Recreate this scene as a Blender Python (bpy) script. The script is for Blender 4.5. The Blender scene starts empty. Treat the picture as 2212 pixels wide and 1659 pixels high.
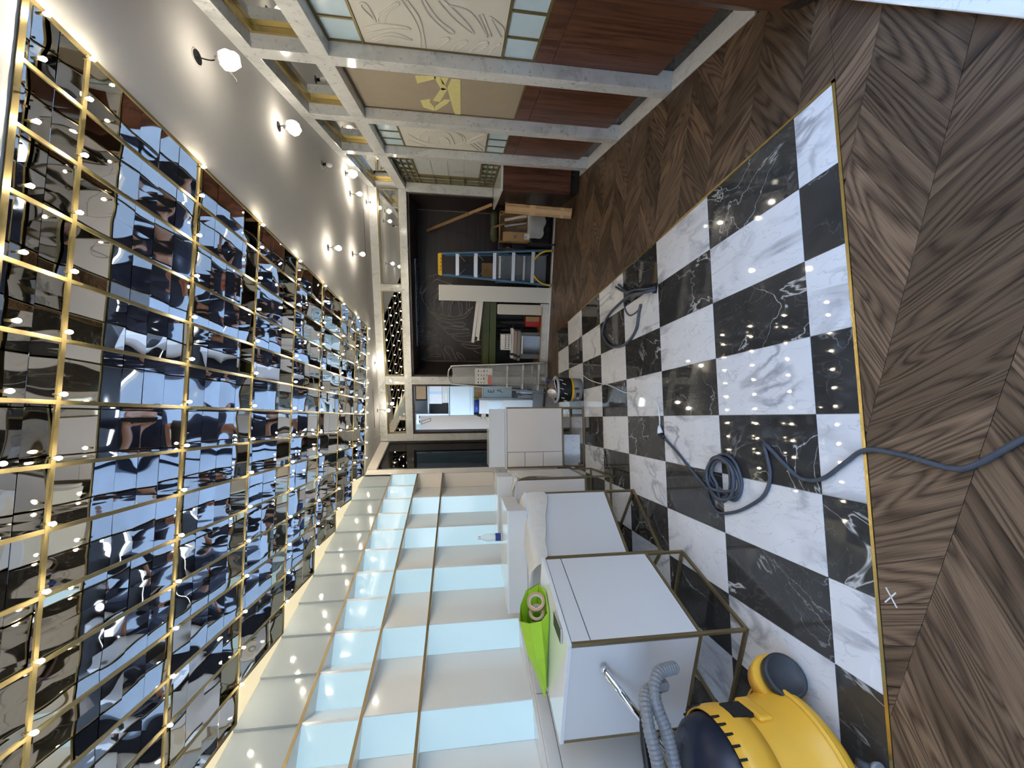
import bpy, bmesh, math, random
from mathutils import Vector, Matrix
random.seed(7)
SC = bpy.context.scene
COL = SC.collection

# ------------------------------------------------------------------ camera, world, light, exposure
EYE = Vector((0.0, 0.0, 1.4106))
c_right = Vector((0.97029831, 0.24190856, 0.00119969))
c_up = Vector((-0.03222819, 0.12434951, 0.99171495))
c_fw = Vector((-0.23975515, 0.962298, -0.1284524))
cam = bpy.data.objects.new('camera', bpy.data.cameras.new('camera'))
COL.objects.link(cam)
m = Matrix((( -c_up.x, c_right.x, -c_fw.x, EYE.x), (-c_up.y, c_right.y, -c_fw.y, EYE.y), (-c_up.z, c_right.z, -c_fw.z, EYE.z), (0, 0, 0, 1)))
cam.matrix_world = m                      # the photograph was taken with the phone turned on its side
cam.data.sensor_fit = 'HORIZONTAL'; cam.data.sensor_width = 36.0
cam.data.lens = 848.87 * 36.0 / 2212.0
cam.data.clip_start = 0.02; cam.data.clip_end = 200
SC.camera = cam

world = bpy.data.worlds.new('world'); SC.world = world; world.use_nodes = True
wn = world.node_tree.nodes; wn.clear()
wo = wn.new('ShaderNodeOutputWorld'); wb = wn.new('ShaderNodeBackground')
wb.inputs['Strength'].default_value = 4.0
w_tc = wn.new('ShaderNodeTexCoord'); w_sp = wn.new('ShaderNodeSeparateXYZ'); w_rp = wn.new('ShaderNodeValToRGB')
w_rp.color_ramp.elements[0].position = 0.0; w_rp.color_ramp.elements[0].color = (0.80, 0.89, 1.0, 1)
w_rp.color_ramp.elements[1].position = 0.62; w_rp.color_ramp.elements[1].color = (0.30, 0.54, 1.0, 1)
WL = world.node_tree.links.new
WL(w_tc.outputs['Generated'], w_sp.inputs[0]); WL(w_sp.outputs['Z'], w_rp.inputs[0]); WL(w_rp.outputs[0], wb.inputs['Color'])
WL(wb.outputs[0], wo.inputs[0])

SC.view_settings.view_transform = 'Standard'; SC.view_settings.look = 'None'
SC.view_settings.gamma = 1.0; SC.view_settings.use_curve_mapping = False
SC.view_settings.exposure = 0.68
cy = SC.cycles
cy.max_bounces = 7; cy.diffuse_bounces = 3; cy.glossy_bounces = 6; cy.transmission_bounces = 4;
cy.use_adaptive_sampling = True; cy.adaptive_threshold = 0.07; cy.adaptive_min_samples = 12; cy.transparent_max_bounces = 8
cy.sample_clamp_indirect = 6.0; cy.sample_clamp_direct = 0.0; cy.caustics_reflective = False; cy.caustics_refractive = False; cy.blur_glossy = 0.2
cy.use_denoising = True; cy.use_light_tree = False

BULB_L = 250.0      # radiance of the grid bulbs
SPOT_L = 62.0     # radiance of the loose ceiling lamps
PANEL_L = 0.37     # radiance of the backlit shelf panels

TH = math.radians(18.92)                  # the checker floor and the coffered ceiling are turned against the room
CT, ST = math.cos(TH), math.sin(TH)
def ck(x, y):                             # checker frame -> room frame
    return (x * CT - y * ST, x * ST + y * CT)
def unck(u, v):
    return (u * CT + v * ST, -u * ST + v * CT)
ZC = 2.73
UL, UR, VB, VF = -2.56, 1.32, 6.30, -1.30

# ------------------------------------------------------------------ helpers
class MB:
    def __init__(s): s.v = []; s.f = []; s.sm = []
    def face(s, pts, smooth=False):
        n = len(s.v); s.v += [tuple(p) for p in pts]; s.f.append(tuple(range(n, n + len(pts)))); s.sm.append(smooth); return s
    def box(s, x0, x1, y0, y1, z0, z1):
        n = len(s.v)
        if x0 > x1: x0, x1 = x1, x0
        if y0 > y1: y0, y1 = y1, y0
        if z0 > z1: z0, z1 = z1, z0
        s.v += [(x0,y0,z0),(x1,y0,z0),(x1,y1,z0),(x0,y1,z0),(x0,y0,z1),(x1,y0,z1),(x1,y1,z1),(x0,y1,z1)]
        for q in ((0,3,2,1),(4,5,6,7),(0,1,5,4),(1,2,6,5),(2,3,7,6),(3,0,4,7)):
            s.f.append(tuple(n + i for i in q)); s.sm.append(False)
        return s
    def bar(s, a, b, w, h, up=(0, 0, 1)):           # rectangular bar from a to b
        a = Vector(a); b = Vector(b); d = (b - a).normalized(); up = Vector(up)
        if abs(d.dot(up)) > 0.98: up = Vector((1, 0, 0))
        x = d.cross(up).normalized(); z = x.cross(d).normalized()
        n = len(s.v)
        for p in (a, b):
            for sx, sz in ((-1,-1),(1,-1),(1,1),(-1,1)):
                s.v.append(tuple(p + x * (sx * w / 2) + z * (sz * h / 2)))
        for q in ((3,2,1,0),(4,5,6,7),(0,1,5,4),(1,2,6,5),(2,3,7,6),(3,0,4,7)):
            s.f.append(tuple(n + i for i in q)); s.sm.append(False)
        return s
    def prism(s, poly, z0, z1):                     # polygon in xy, extruded in z
        a = sum(poly[i][0] * poly[(i+1) % len(poly)][1] - poly[(i+1) % len(poly)][0] * poly[i][1] for i in range(len(poly)))
        if a < 0: poly = poly[::-1]
        n = len(s.v); k = len(poly)
        s.v += [(p[0], p[1], z0) for p in poly] + [(p[0], p[1], z1) for p in poly]
        s.f.append(tuple(n + i for i in range(k))[::-1]); s.sm.append(False)
        s.f.append(tuple(n + k + i for i in range(k))); s.sm.append(False)
        for i in range(k):
            j = (i + 1) % k
            s.f.append((n + i, n + j, n + k + j, n + k + i)); s.sm.append(False)
        return s
    def tube(s, pts, r, seg=8, closed=False, cap=True, rr=None):
        pts = [Vector(p) for p in pts]; k = len(pts); n = len(s.v)
        t0 = (pts[1] - pts[0]).normalized(); up = Vector((0, 0, 1)) if abs(t0.z) < 0.9 else Vector((1, 0, 0))
        x = t0.cross(up).normalized()
        for i, p in enumerate(pts):
            if closed: t = (pts[(i+1) % k] - pts[i-1]).normalized()
            else: t = (pts[min(i+1, k-1)] - pts[max(i-1, 0)]).normalized()
            x = (x - t * x.dot(t))
            x = x.normalized() if x.length > 1e-6 else t.orthogonal().normalized()
            y = t.cross(x)
            ri = rr[i] if rr else r
            for j in range(seg):
                a = 2 * math.pi * j / seg
                s.v.append(tuple(p + x * (ri * math.cos(a)) + y * (ri * math.sin(a))))
        for i in range(k if closed else k - 1):
            for j in range(seg):
                a = n + i * seg + j; b = n + i * seg + (j + 1) % seg
                c = n + ((i + 1) % k) * seg + (j + 1) % seg; d = n + ((i + 1) % k) * seg + j
                s.f.append((a, b, c, d)); s.sm.append(True)
        if cap and not closed:
            s.f.append(tuple(n + j for j in range(seg))[::-1]); s.sm.append(False)
            s.f.append(tuple(n + (k-1) * seg + j for j in range(seg))); s.sm.append(False)
        return s
    def lathe(s, prof, c=(0, 0, 0), seg=24, sx=1.0, sy=1.0, cap=True):   # prof: (r, z) bottom to top
        n = len(s.v); k = len(prof)
        for r, z in prof:
            for j in range(seg):
                a = 2 * math.pi * j / seg
                s.v.append((c[0] + r * sx * math.cos(a), c[1] + r * sy * math.sin(a), c[2] + z))
        for i in range(k - 1):
            for j in range(seg):
                s.f.append((n + i*seg + j, n + i*seg + (j+1) % seg, n + (i+1)*seg + (j+1) % seg, n + (i+1)*seg + j)); s.sm.append(True)
        if cap:
            s.f.append(tuple(n + j for j in range(seg))[::-1]); s.sm.append(False)
            s.f.append(tuple(n + (k-1)*seg + j for j in range(seg))); s.sm.append(False)
        return s
    def xf(s, mat, start=0):
        for i in range(start, len(s.v)): s.v[i] = tuple(mat @ Vector(s.v[i]))
        return s
    def mesh(s, name):
        me = bpy.data.meshes.new(name); me.from_pydata(s.v, [], s.f); me.update()
        me.polygons.foreach_set('use_smooth', s.sm)
        return me
    def build(s, name, mat, parent=None, bevel=0.0, loc=None, rz=None, subsurf=0):
        o = bpy.data.objects.new(name, s.mesh(name)); COL.objects.link(o)
        if mat: o.data.materials.append(mat)
        if parent: o.parent = parent
        if loc: o.location = loc
        if rz: o.rotation_euler = (0, 0, rz)
        if bevel:
            b = o.modifiers.new('bevel', 'BEVEL'); b.width = bevel; b.segments = 2; b.limit_method = 'ANGLE'; b.angle_limit = math.radians(40)
        if subsurf:
            b = o.modifiers.new('sub', 'SUBSURF'); b.levels = subsurf; b.render_levels = subsurf
        return o

def smooth_path(pts, n=6, closed=False):
    P = [Vector(p) for p in pts]; out = []; k = len(P)
    for i in range(k if closed else k - 1):
        if closed: p0, p1, p2, p3 = P[i-1], P[i], P[(i+1) % k], P[(i+2) % k]
        else: p0, p1, p2, p3 = P[max(i-1, 0)], P[i], P[i+1], P[min(i+2, k-1)]
        for j in range(n):
            t = j / n
            out.append(0.5 * ((2*p1) + (p2-p0)*t + (2*p0-5*p1+4*p2-p3)*t*t + (3*p1-p0-3*p2+p3)*t*t*t))
    if not closed: out.append(P[-1])
    return out

def link(name, mesh, mat, parent, loc=(0, 0, 0), rot=(0, 0, 0)):
    o = bpy.data.objects.new(name, mesh); COL.objects.link(o); o.parent = parent
    o.location = loc; o.rotation_euler = rot
    if mat and not mesh.materials: mesh.materials.append(mat)
    return o
def tag(o, label, cat, group=None):
    o['label'] = label; o['category'] = cat
    if group: o['group'] = group
    return o
def thing(name, label, cat, loc=(0, 0, 0), rz=0.0, group=None):
    o = bpy.data.objects.new(name, None); COL.objects.link(o); o.empty_display_size = 0.1
    o.location = loc; o.rotation_euler = (0, 0, rz)
    return tag(o, label, cat, group)
def struct(o, kind='structure'):
    o['kind'] = kind; return o

# ------------------------------------------------------------------ materials
MATS = {}
def new_mat(name):
    mt = bpy.data.materials.new(name); mt.use_nodes = True
    nt = mt.node_tree; b = nt.nodes['Principled BSDF']; MATS[name] = mt
    return mt, nt, b
def N(nt, t, **kw):
    n = nt.nodes.new('ShaderNode' + t)
    for k, v in kw.items():
        if k in n.inputs: n.inputs[k].default_value = v
        else: setattr(n, k, v)
    return n
def plain(name, col, rough=0.5, metal=0.0, bump=0.0, bscale=60.0, vary=0.0, spec=0.5, coat=0.0, alpha=1.0, trans=0.0, ior=1.45):
    mt, nt, b = new_mat(name)
    b.inputs['Base Color'].default_value = (*col, 1); b.inputs['Roughness'].default_value = rough; b.inputs['Metallic'].default_value = metal
    b.inputs['Specular IOR Level'].default_value = spec; b.inputs['Coat Weight'].default_value = coat
    b.inputs['Alpha'].default_value = alpha; b.inputs['Transmission Weight'].default_value = trans; b.inputs['IOR'].default_value = ior
    tc = N(nt, 'TexCoord'); ns = N(nt, 'TexNoise', Scale=bscale, Detail=3.0)
    nt.links.new(tc.outputs['Object'], ns.inputs['Vector'])
    if vary > 0:
        mx = N(nt, 'Mix', data_type='RGBA'); mx.inputs['A'].default_value = (*[c * (1 - vary) for c in col], 1); mx.inputs['B'].default_value = (*[min(1, c * (1 + vary)) for c in col], 1)
        nt.links.new(ns.outputs['Fac'], mx.inputs['Factor']); nt.links.new(mx.outputs['Result'], b.inputs['Base Color'])
    if bump > 0:
        bp = N(nt, 'Bump', Strength=bump, Distance=0.01); nt.links.new(ns.outputs['Fac'], bp.inputs['Height']); nt.links.new(bp.outputs['Normal'], b.inputs['Normal'])
    return mt
def glow(name, col, strength, base=1.0):
    mt, nt, b = new_mat(name)
    b.inputs['Base Color'].default_value = (*[c * base for c in col], 1); b.inputs['Emission Color'].default_value = (*col, 1); b.inputs['Emission Strength'].default_value = strength
    b.inputs['Roughness'].default_value = 0.3
    return mt
def ramp(nt, stops):
    r = N(nt, 'ValToRGB'); e = r.color_ramp.elements
    while len(e) < len(stops): e.new(0.5)
    for i, (p, c) in enumerate(stops):
        e[i].position = p; e[i].color = (*c, 1) if len(c) == 3 else c
    return r
def rand_vec(nt, mul=40.0, src='Object', scale=(1, 1, 1)):
    tc = N(nt, 'TexCoord'); oi = N(nt, 'ObjectInfo')
    mp = N(nt, 'Mapping'); mp.inputs['Scale'].default_value = scale
    mu = N(nt, 'Math', operation='MULTIPLY'); mu.inputs[1].default_value = mul
    nt.links.new(oi.outputs['Random'], mu.inputs[0])
    ad = N(nt, 'VectorMath', operation='ADD')
    nt.links.new(tc.outputs[src], mp.inputs['Vector']); nt.links.new(mp.outputs['Vector'], ad.inputs[0]); nt.links.new(mu.outputs[0], ad.inputs[1])
    return ad.outputs[0], oi
def veined(name, base, base2, vein, rough, scale, width, rot, stretch, amount=1.0, fine=True, speck=None, famt=0.45):
    mt, nt, b = new_mat(name); L = nt.links.new
    vec, oi = rand_vec(nt)
    rt = N(nt, 'Mapping'); rt.inputs['Rotation'].default_value = (0, 0, rot); rt.inputs['Scale'].default_value = stretch
    L(vec, rt.inputs['Vector'])
    n1 = N(nt, 'TexNoise', Scale=scale, Detail=5.0, Distortion=1.1); L(rt.outputs[0], n1.inputs['Vector'])
    r1 = ramp(nt, [(0.5 - width, (0,0,0)), (0.5, (1,1,1)), (0.5 + width, (0,0,0))]); L(n1.outputs['Fac'], r1.inputs[0])
    n3 = N(nt, 'TexNoise', Scale=scale * 0.8, Detail=2.0); L(vec, n3.inputs['Vector'])
    r3 = ramp(nt, [(0.42, (0,0,0)), (0.62, (1,1,1))]); L(n3.outputs['Fac'], r3.inputs[0])
    mm = N(nt, 'Math', operation='MULTIPLY'); L(r1.outputs[0], mm.inputs[0]); L(r3.outputs[0], mm.inputs[1])
    ma = N(nt, 'Math', operation='MULTIPLY'); L(mm.outputs[0], ma.inputs[0]); ma.inputs[1].default_value = amount
    n2 = N(nt, 'TexNoise', Scale=scale * 2.3, Detail=4.0); L(vec, n2.inputs['Vector'])
    mb = N(nt, 'Mix', data_type='RGBA'); mb.inputs['A'].default_value = (*base, 1); mb.inputs['B'].default_value = (*base2, 1); L(n2.outputs['Fac'], mb.inputs['Factor'])
    mv = N(nt, 'Mix', data_type='RGBA'); mv.inputs['B'].default_value = (*vein, 1); L(mb.outputs['Result'], mv.inputs['A']); L(ma.outputs[0], mv.inputs['Factor'])
    out = mv.outputs['Result']
    if fine:
        n4 = N(nt, 'TexNoise', Scale=scale * 2.6, Detail=3.0, Distortion=1.8); L(rt.outputs[0], n4.inputs['Vector'])
        r4 = ramp(nt, [(0.485, (0,0,0)), (0.5, (1,1,1)), (0.515, (0,0,0))]); L(n4.outputs['Fac'], r4.inputs[0])
        m4 = N(nt, 'Math', operation='MULTIPLY'); L(r4.outputs[0], m4.inputs[0]); m4.inputs[1].default_value = famt
        mf = N(nt, 'Mix', data_type='RGBA'); mf.inputs['B'].default_value = (*vein, 1); L(out, mf.inputs['A']); L(m4.outputs[0], mf.inputs['Factor']); out = mf.outputs['Result']
    if speck:
        n5 = N(nt, 'TexNoise', Scale=38.0, Detail=2.0); L(vec, n5.inputs['Vector'])
        r5 = ramp(nt, [(0.60, (0,0,0)), (0.74, (1,1,1))]); L(n5.outputs['Fac'], r5.inputs[0])
        m5 = N(nt, 'Math', operation='MULTIPLY'); L(r5.outputs[0], m5.inputs[0]); m5.inputs[1].default_value = 0.6
        mf = N(nt, 'Mix', data_type='RGBA'); mf.inputs['B'].default_value = (*speck, 1); L(out, mf.inputs['A']); L(m5.outputs[0], mf.inputs['Factor']); out = mf.outputs['Result']
    L(out, b.inputs['Base Color']); b.inputs['Roughness'].default_value = rough
    return mt
def wood(name, dark, mid, light, rough, src, grain=(1.2, 14.0, 14.0), dist=2.2, bump=0.15, attr=False, tone=0.35, lines=9.0, fmul=1.6, spec=0.5):
    mt, nt, b = new_mat(name); L = nt.links.new
    oi = N(nt, 'ObjectInfo')
    if attr:
        at = N(nt, 'Attribute'); at.attribute_name = 'gc'; vec = at.outputs['Vector']
    else:
        vec, oi = rand_vec(nt, 30.0, src)
    mp = N(nt, 'Mapping'); mp.inputs['Scale'].default_value = grain; L(vec, mp.inputs['Vector'])
    mp0 = N(nt, 'Mapping'); mp0.inputs['Scale'].default_value = tuple(g * 0.62 for g in grain); L(vec, mp0.inputs['Vector'])
    n0 = N(nt, 'TexNoise', Scale=0.9, Detail=1.2, Distortion=0.5); L(mp0.outputs[0], n0.inputs['Vector'])
    mu = N(nt, 'Math', operation='MULTIPLY'); L(n0.outputs['Fac'], mu.inputs[0]); mu.inputs[1].default_value = dist * lines
    sn = N(nt, 'Math', operation='SINE'); m2 = N(nt, 'Math', operation='MULTIPLY'); L(mu.outputs[0], m2.inputs[0]); m2.inputs[1].default_value = 6.28 * 0.55; L(m2.outputs[0], sn.inputs[0])
    mr0 = N(nt, 'MapRange'); L(sn.outputs[0], mr0.inputs['Value']); mr0.inputs['From Min'].default_value = -1.0
    mr = N(nt, 'Math', operation='POWER'); L(mr0.outputs[0], mr.inputs[0]); mr.inputs[1].default_value = 0.6
    fine = N(nt, 'TexNoise', Scale=6.0, Detail=4.0); mpf = N(nt, 'Mapping'); mpf.inputs['Scale'].default_value = (grain[0] * 0.7, grain[1] * fmul, grain[2] * fmul); L(vec, mpf.inputs['Vector']); L(mpf.outputs[0], fine.inputs['Vector'])
    mixf = N(nt, 'Math', operation='MULTIPLY_ADD'); L(fine.outputs['Fac'], mixf.inputs[0]); mixf.inputs[1].default_value = 0.72
    half = N(nt, 'Math', operation='MULTIPLY'); L(mr.outputs[0], half.inputs[0]); half.inputs[1].default_value = 0.40; L(half.outputs[0], mixf.inputs[2])
    r = ramp(nt, [(0.22, dark), (0.50, mid), (0.85, light)]); L(mixf.outputs[0], r.inputs[0])
    hv = N(nt, 'HueSaturation'); L(r.outputs[0], hv.inputs['Color'])
    mrt = N(nt, 'MapRange'); mrt.inputs['To Min'].default_value = 1 - tone; mrt.inputs['To Max'].default_value = 1 + tone
    if attr:
        sp = N(nt, 'SeparateXYZ'); L(vec, sp.inputs[0]); fr = N(nt, 'Math', operation='FRACT'); m3 = N(nt, 'Math', operation='MULTIPLY'); L(sp.outputs['Z'], m3.inputs[0]); m3.inputs[1].default_value = 0.1373; L(m3.outputs[0], fr.inputs[0]); L(fr.outputs[0], mrt.inputs['Value'])
    else: L(oi.outputs['Random'], mrt.inputs['Value'])
    L(mrt.outputs[0], hv.inputs['Value']); L(hv.outputs[0], b.inputs['Base Color'])
    b.inputs['Roughness'].default_value = rough; b.inputs['Specular IOR Level'].default_value = spec
    bp = N(nt, 'Bump', Strength=bump, Distance=0.004); L(mixf.outputs[0], bp.inputs['Height']); L(bp.outputs[0], b.inputs['Normal'])
    return mt
def mirror(name, col, wave, scale, rough=0.015):
    mt, nt, b = new_mat(name); L = nt.links.new
    vec, oi = rand_vec(nt, 25.0)
    b.inputs['Base Color'].default_value = (*col, 1); b.inputs['Metallic'].default_value = 1.0; b.inputs['Roughness'].default_value = rough
    n1 = N(nt, 'TexNoise', Scale=scale, Detail=0.0); L(vec, n1.inputs['Vector'])
    bp = N(nt, 'Bump', Strength=1.0, Distance=wave); L(n1.outputs['Fac'], bp.inputs['Height']); L(bp.outputs[0], b.inputs['Normal'])
    return mt

M_ceil = plain('ceiling paint', (0.66, 0.64, 0.61), 0.75, bump=0.05, bscale=220)
M_cream = plain('cream cove paint', (0.86, 0.74, 0.46), 0.6, vary=0.06, bscale=3)
M_white = plain('white wall paint', (0.78, 0.77, 0.75), 0.6, vary=0.03, bscale=4)
M_lac = plain('white lacquer', (0.76, 0.79, 0.81), 0.10, vary=0.01, bscale=3, coat=0.2)
M_lacg = plain('grey white lacquer', (0.66, 0.665, 0.67), 0.13, vary=0.02, bscale=3)
M_lacw = plain('warm white lacquer', (0.78, 0.73, 0.68), 0.14, vary=0.02, bscale=3)
M_brass = plain('satin brass', (0.215, 0.172, 0.075), 0.42, metal=0.5, vary=0.08, bscale=12)
M_bronze = plain('dull bronze frame', (0.23, 0.175, 0.09), 0.42, metal=0.6, vary=0.08, bscale=14)
M_gold = plain('bright gold trim', (0.62, 0.46, 0.17), 0.25, metal=0.9, vary=0.1, bscale=20)
M_grout = plain('pale grout', (0.72, 0.71, 0.68), 0.7, vary=0.05)
M_gap = plain('dark floor gap', (0.02, 0.015, 0.012), 0.8, vary=0.1)
M_twhite = veined('white marble tile', (0.72, 0.71, 0.71), (0.84, 0.83, 0.83), (0.33, 0.33, 0.35), 0.035, 3.0, 0.05, 0.9, (1.2, 0.45, 1.0), 0.95, famt=0.35)
M_tblack = veined('black marble tile', (0.022, 0.021, 0.020), (0.070, 0.066, 0.062), (0.62, 0.60, 0.57), 0.035, 2.3, 0.006, -0.6, (1.0, 0.75, 1.0), 0.95, fine=True, famt=0.06)
M_marble = veined('grey carrara marble', (0.55, 0.56, 0.56), (0.72, 0.73, 0.72), (0.33, 0.35, 0.36), 0.09, 4.0, 0.07, 0.5, (1, 1, 0.7), 0.5, fine=False, speck=(0.22, 0.235, 0.25))
M_strip = veined('white marble strip', (0.74, 0.73, 0.71), (0.84, 0.83, 0.81), (0.5, 0.5, 0.5), 0.1, 2.5, 0.04, 0.5, (1, 1, 1), 0.5)
M_oak = wood('dark oak plank', (0.018, 0.010, 0.006), (0.091, 0.056, 0.035), (0.182, 0.116, 0.069), 0.42, 'Object', grain=(1.7, 12.0, 1.0), dist=2.0, attr=True, tone=0.40, bump=0.25, lines=15.0, fmul=4.0, spec=0.3)
M_walnut = wood('walnut panel', (0.036, 0.012, 0.006), (0.092, 0.033, 0.018), (0.155, 0.062, 0.034), 0.32, 'Object', grain=(16.0, 16.0, 0.9), dist=1.1, tone=0.12, bump=0.05)
M_dwal = wood('dark walnut panel', (0.012, 0.006, 0.005), (0.026, 0.014, 0.011), (0.042, 0.024, 0.019), 0.35, 'Object', grain=(0.9, 16.0, 16.0), dist=0.8, tone=0.1, bump=0.05)
M_kick = veined('black stone kick', (0.008, 0.009, 0.010), (0.025, 0.027, 0.03), (0.12, 0.12, 0.13), 0.12, 4.0, 0.01, 0.3, (1, 1, 1), 0.6)
M_mtop = mirror('coffer mirror top', (0.90, 0.89, 0.86), 0.0022, 5.0)
M_mris = mirror('coffer mirror riser', (0.86, 0.87, 0.90), 0.0040, 5.5)
M_mir = mirror('clerestory mirror', (0.86, 0.86, 0.83), 0.0006, 3.0)
M_pglass = plain('pale blue glass', (0.55, 0.71, 0.82), 0.14, vary=0.10, bscale=9)
M_relief = plain('relief plaster', (0.66, 0.64, 0.58), 0.55, bump=0.03, bscale=150)
M_beige = plain('beige board', (0.36, 0.30, 0.225), 0.6, vary=0.06, bscale=14)
M_tape = plain('masking tape', (0.70, 0.64, 0.28), 0.7, vary=0.12, bscale=25)
M_blackglass = plain('black glass', (0.003, 0.003, 0.004), 0.03, vary=0.1, spec=0.2)
M_black = plain('black plastic', (0.012, 0.012, 0.014), 0.42, bump=0.05)
M_rubber = plain('dark rubber', (0.030, 0.033, 0.038), 0.5, vary=0.2, bscale=20)
M_cable = plain('grey rubber cable', (0.060, 0.070, 0.090), 0.42, vary=0.2, bscale=25)
M_card = plain('cardboard', (0.36, 0.225, 0.11), 0.75, vary=0.18, bscale=9, bump=0.04)
M_tapeb = plain('brown parcel tape', (0.42, 0.27, 0.14), 0.3, vary=0.12, bscale=12)
M_wood = plain('raw timber', (0.40, 0.24, 0.11), 0.65, vary=0.2, bscale=8)
M_alu = plain('aluminium', (0.66, 0.66, 0.65), 0.35, metal=0.75, vary=0.06, bscale=30)
M_chrome = plain('chrome', (0.80, 0.82, 0.84), 0.06, metal=1.0, vary=0.02)
M_blue = plain('blue fibreglass', (0.055, 0.155, 0.29), 0.45, vary=0.12, bscale=12)
M_yellow = plain('yellow plastic', (0.80, 0.44, 0.045), 0.38, vary=0.06, bscale=10)
M_ladyel = plain('ladder yellow', (0.85, 0.52, 0.02), 0.4, vary=0.05)
M_navy = plain('navy lid plastic', (0.012, 0.017, 0.035), 0.38, vary=0.1, bscale=12)
M_hose = plain('grey hose', (0.20, 0.205, 0.215), 0.42, vary=0.12, bscale=14)
M_lime = plain('lime bag', (0.36, 0.62, 0.03), 0.55, vary=0.10, bscale=10)
M_limein = plain('lime bag lining', (0.30, 0.46, 0.05), 0.6, vary=0.1, bscale=10)
M_film = plain('clear film', (0.75, 0.77, 0.78), 0.18, bump=0.8, bscale=26, alpha=0.30)
M_paper = plain('tissue wrap', (0.80, 0.77, 0.71), 0.4, bump=1.0, bscale=16, alpha=0.75)
M_olive = plain('olive lacquer', (0.060, 0.075, 0.012), 0.35, vary=0.15, bscale=8)
M_greenw = plain('green wrapped roll', (0.055, 0.065, 0.035), 0.22, bump=0.5, bscale=30, vary=0.3)
M_pinkw = plain('buff wrapped roll', (0.38, 0.26, 0.19), 0.35, bump=0.4, bscale=30, vary=0.2)
M_red = plain('red plastic', (0.38, 0.012, 0.010), 0.35, vary=0.1)
M_pwhite = plain('white board', (0.70, 0.70, 0.67), 0.4, vary=0.03, bscale=4)
M_greyp = plain('grey plastic', (0.22, 0.22, 0.23), 0.5, vary=0.15)
M_skyblue = plain('back room paint', (0.66, 0.76, 0.78), 0.5, vary=0.03, bscale=3)
M_lit = glow('backlit acrylic', (0.60, 0.86, 1.0), PANEL_L, 0.4); M_lit.node_tree.nodes['Principled BSDF'].inputs['Roughness'].default_value = 0.10
M_creamglow = glow('glowing cream ceiling strip', (1.0, 0.86, 0.55), 0.46, 0.5)  # cream ceiling strip; its emission stands in for warm light falling on it
M_bulb = glow('warm grid bulb', (1.0, 0.87, 0.66), BULB_L)
M_spot = glow('lamp filament', (1.0, 0.90, 0.74), SPOT_L)
M_tube = glow('back room tube', (0.88, 1.0, 0.95), 7.0)
M_glass = plain('window glass', (0.95, 0.98, 1.0), 0.0, alpha=0.10, spec=0.5)
M_water = plain('bottle plastic', (0.80, 0.88, 0.92), 0.08, alpha=0.45)
M_pave = plain('street paving', (0.17, 0.17, 0.17), 0.8, vary=0.2, bscale=3)
M_fac = plain('street front paint', (0.10, 0.10, 0.055), 0.5, vary=0.3, bscale=1.2)
M_line = plain('pale inlay line', (0.62, 0.54, 0.42), 0.45)
M_ink = plain('print ink', (0.03, 0.03, 0.04), 0.5)
M_labred = plain('label red', (0.70, 0.10, 0.06), 0.5)
M_labwhite = plain('label white', (0.78, 0.77, 0.76), 0.5, vary=0.05)
M_labblue = plain('label blue', (0.02, 0.05, 0.25), 0.4)
M_skin = plain('skin', (0.30, 0.16, 0.105), 0.5, vary=0.08)
M_cloth = plain('dark navy cloth', (0.012, 0.016, 0.035), 0.8, bump=0.2)
M_hair = plain('black hair', (0.010, 0.008, 0.007), 0.5)
M_fglass = plain('frosted pale glass', (0.62, 0.66, 0.66), 0.06, vary=0.03, bscale=6)
M_bldg1 = plain('brown brick front', (0.16, 0.09, 0.06), 0.8, vary=0.3, bscale=2)
M_bldg2 = plain('slate front', (0.07, 0.08, 0.10), 0.6, vary=0.3, bscale=1)
M_moss = plain('dull green table edge', (0.26, 0.32, 0.06), 0.5, vary=0.2, bscale=10)
M_fascia = plain('cool grey gloss fascia', (0.36, 0.42, 0.465), 0.12, vary=0.03, bscale=3, coat=0.2)
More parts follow.
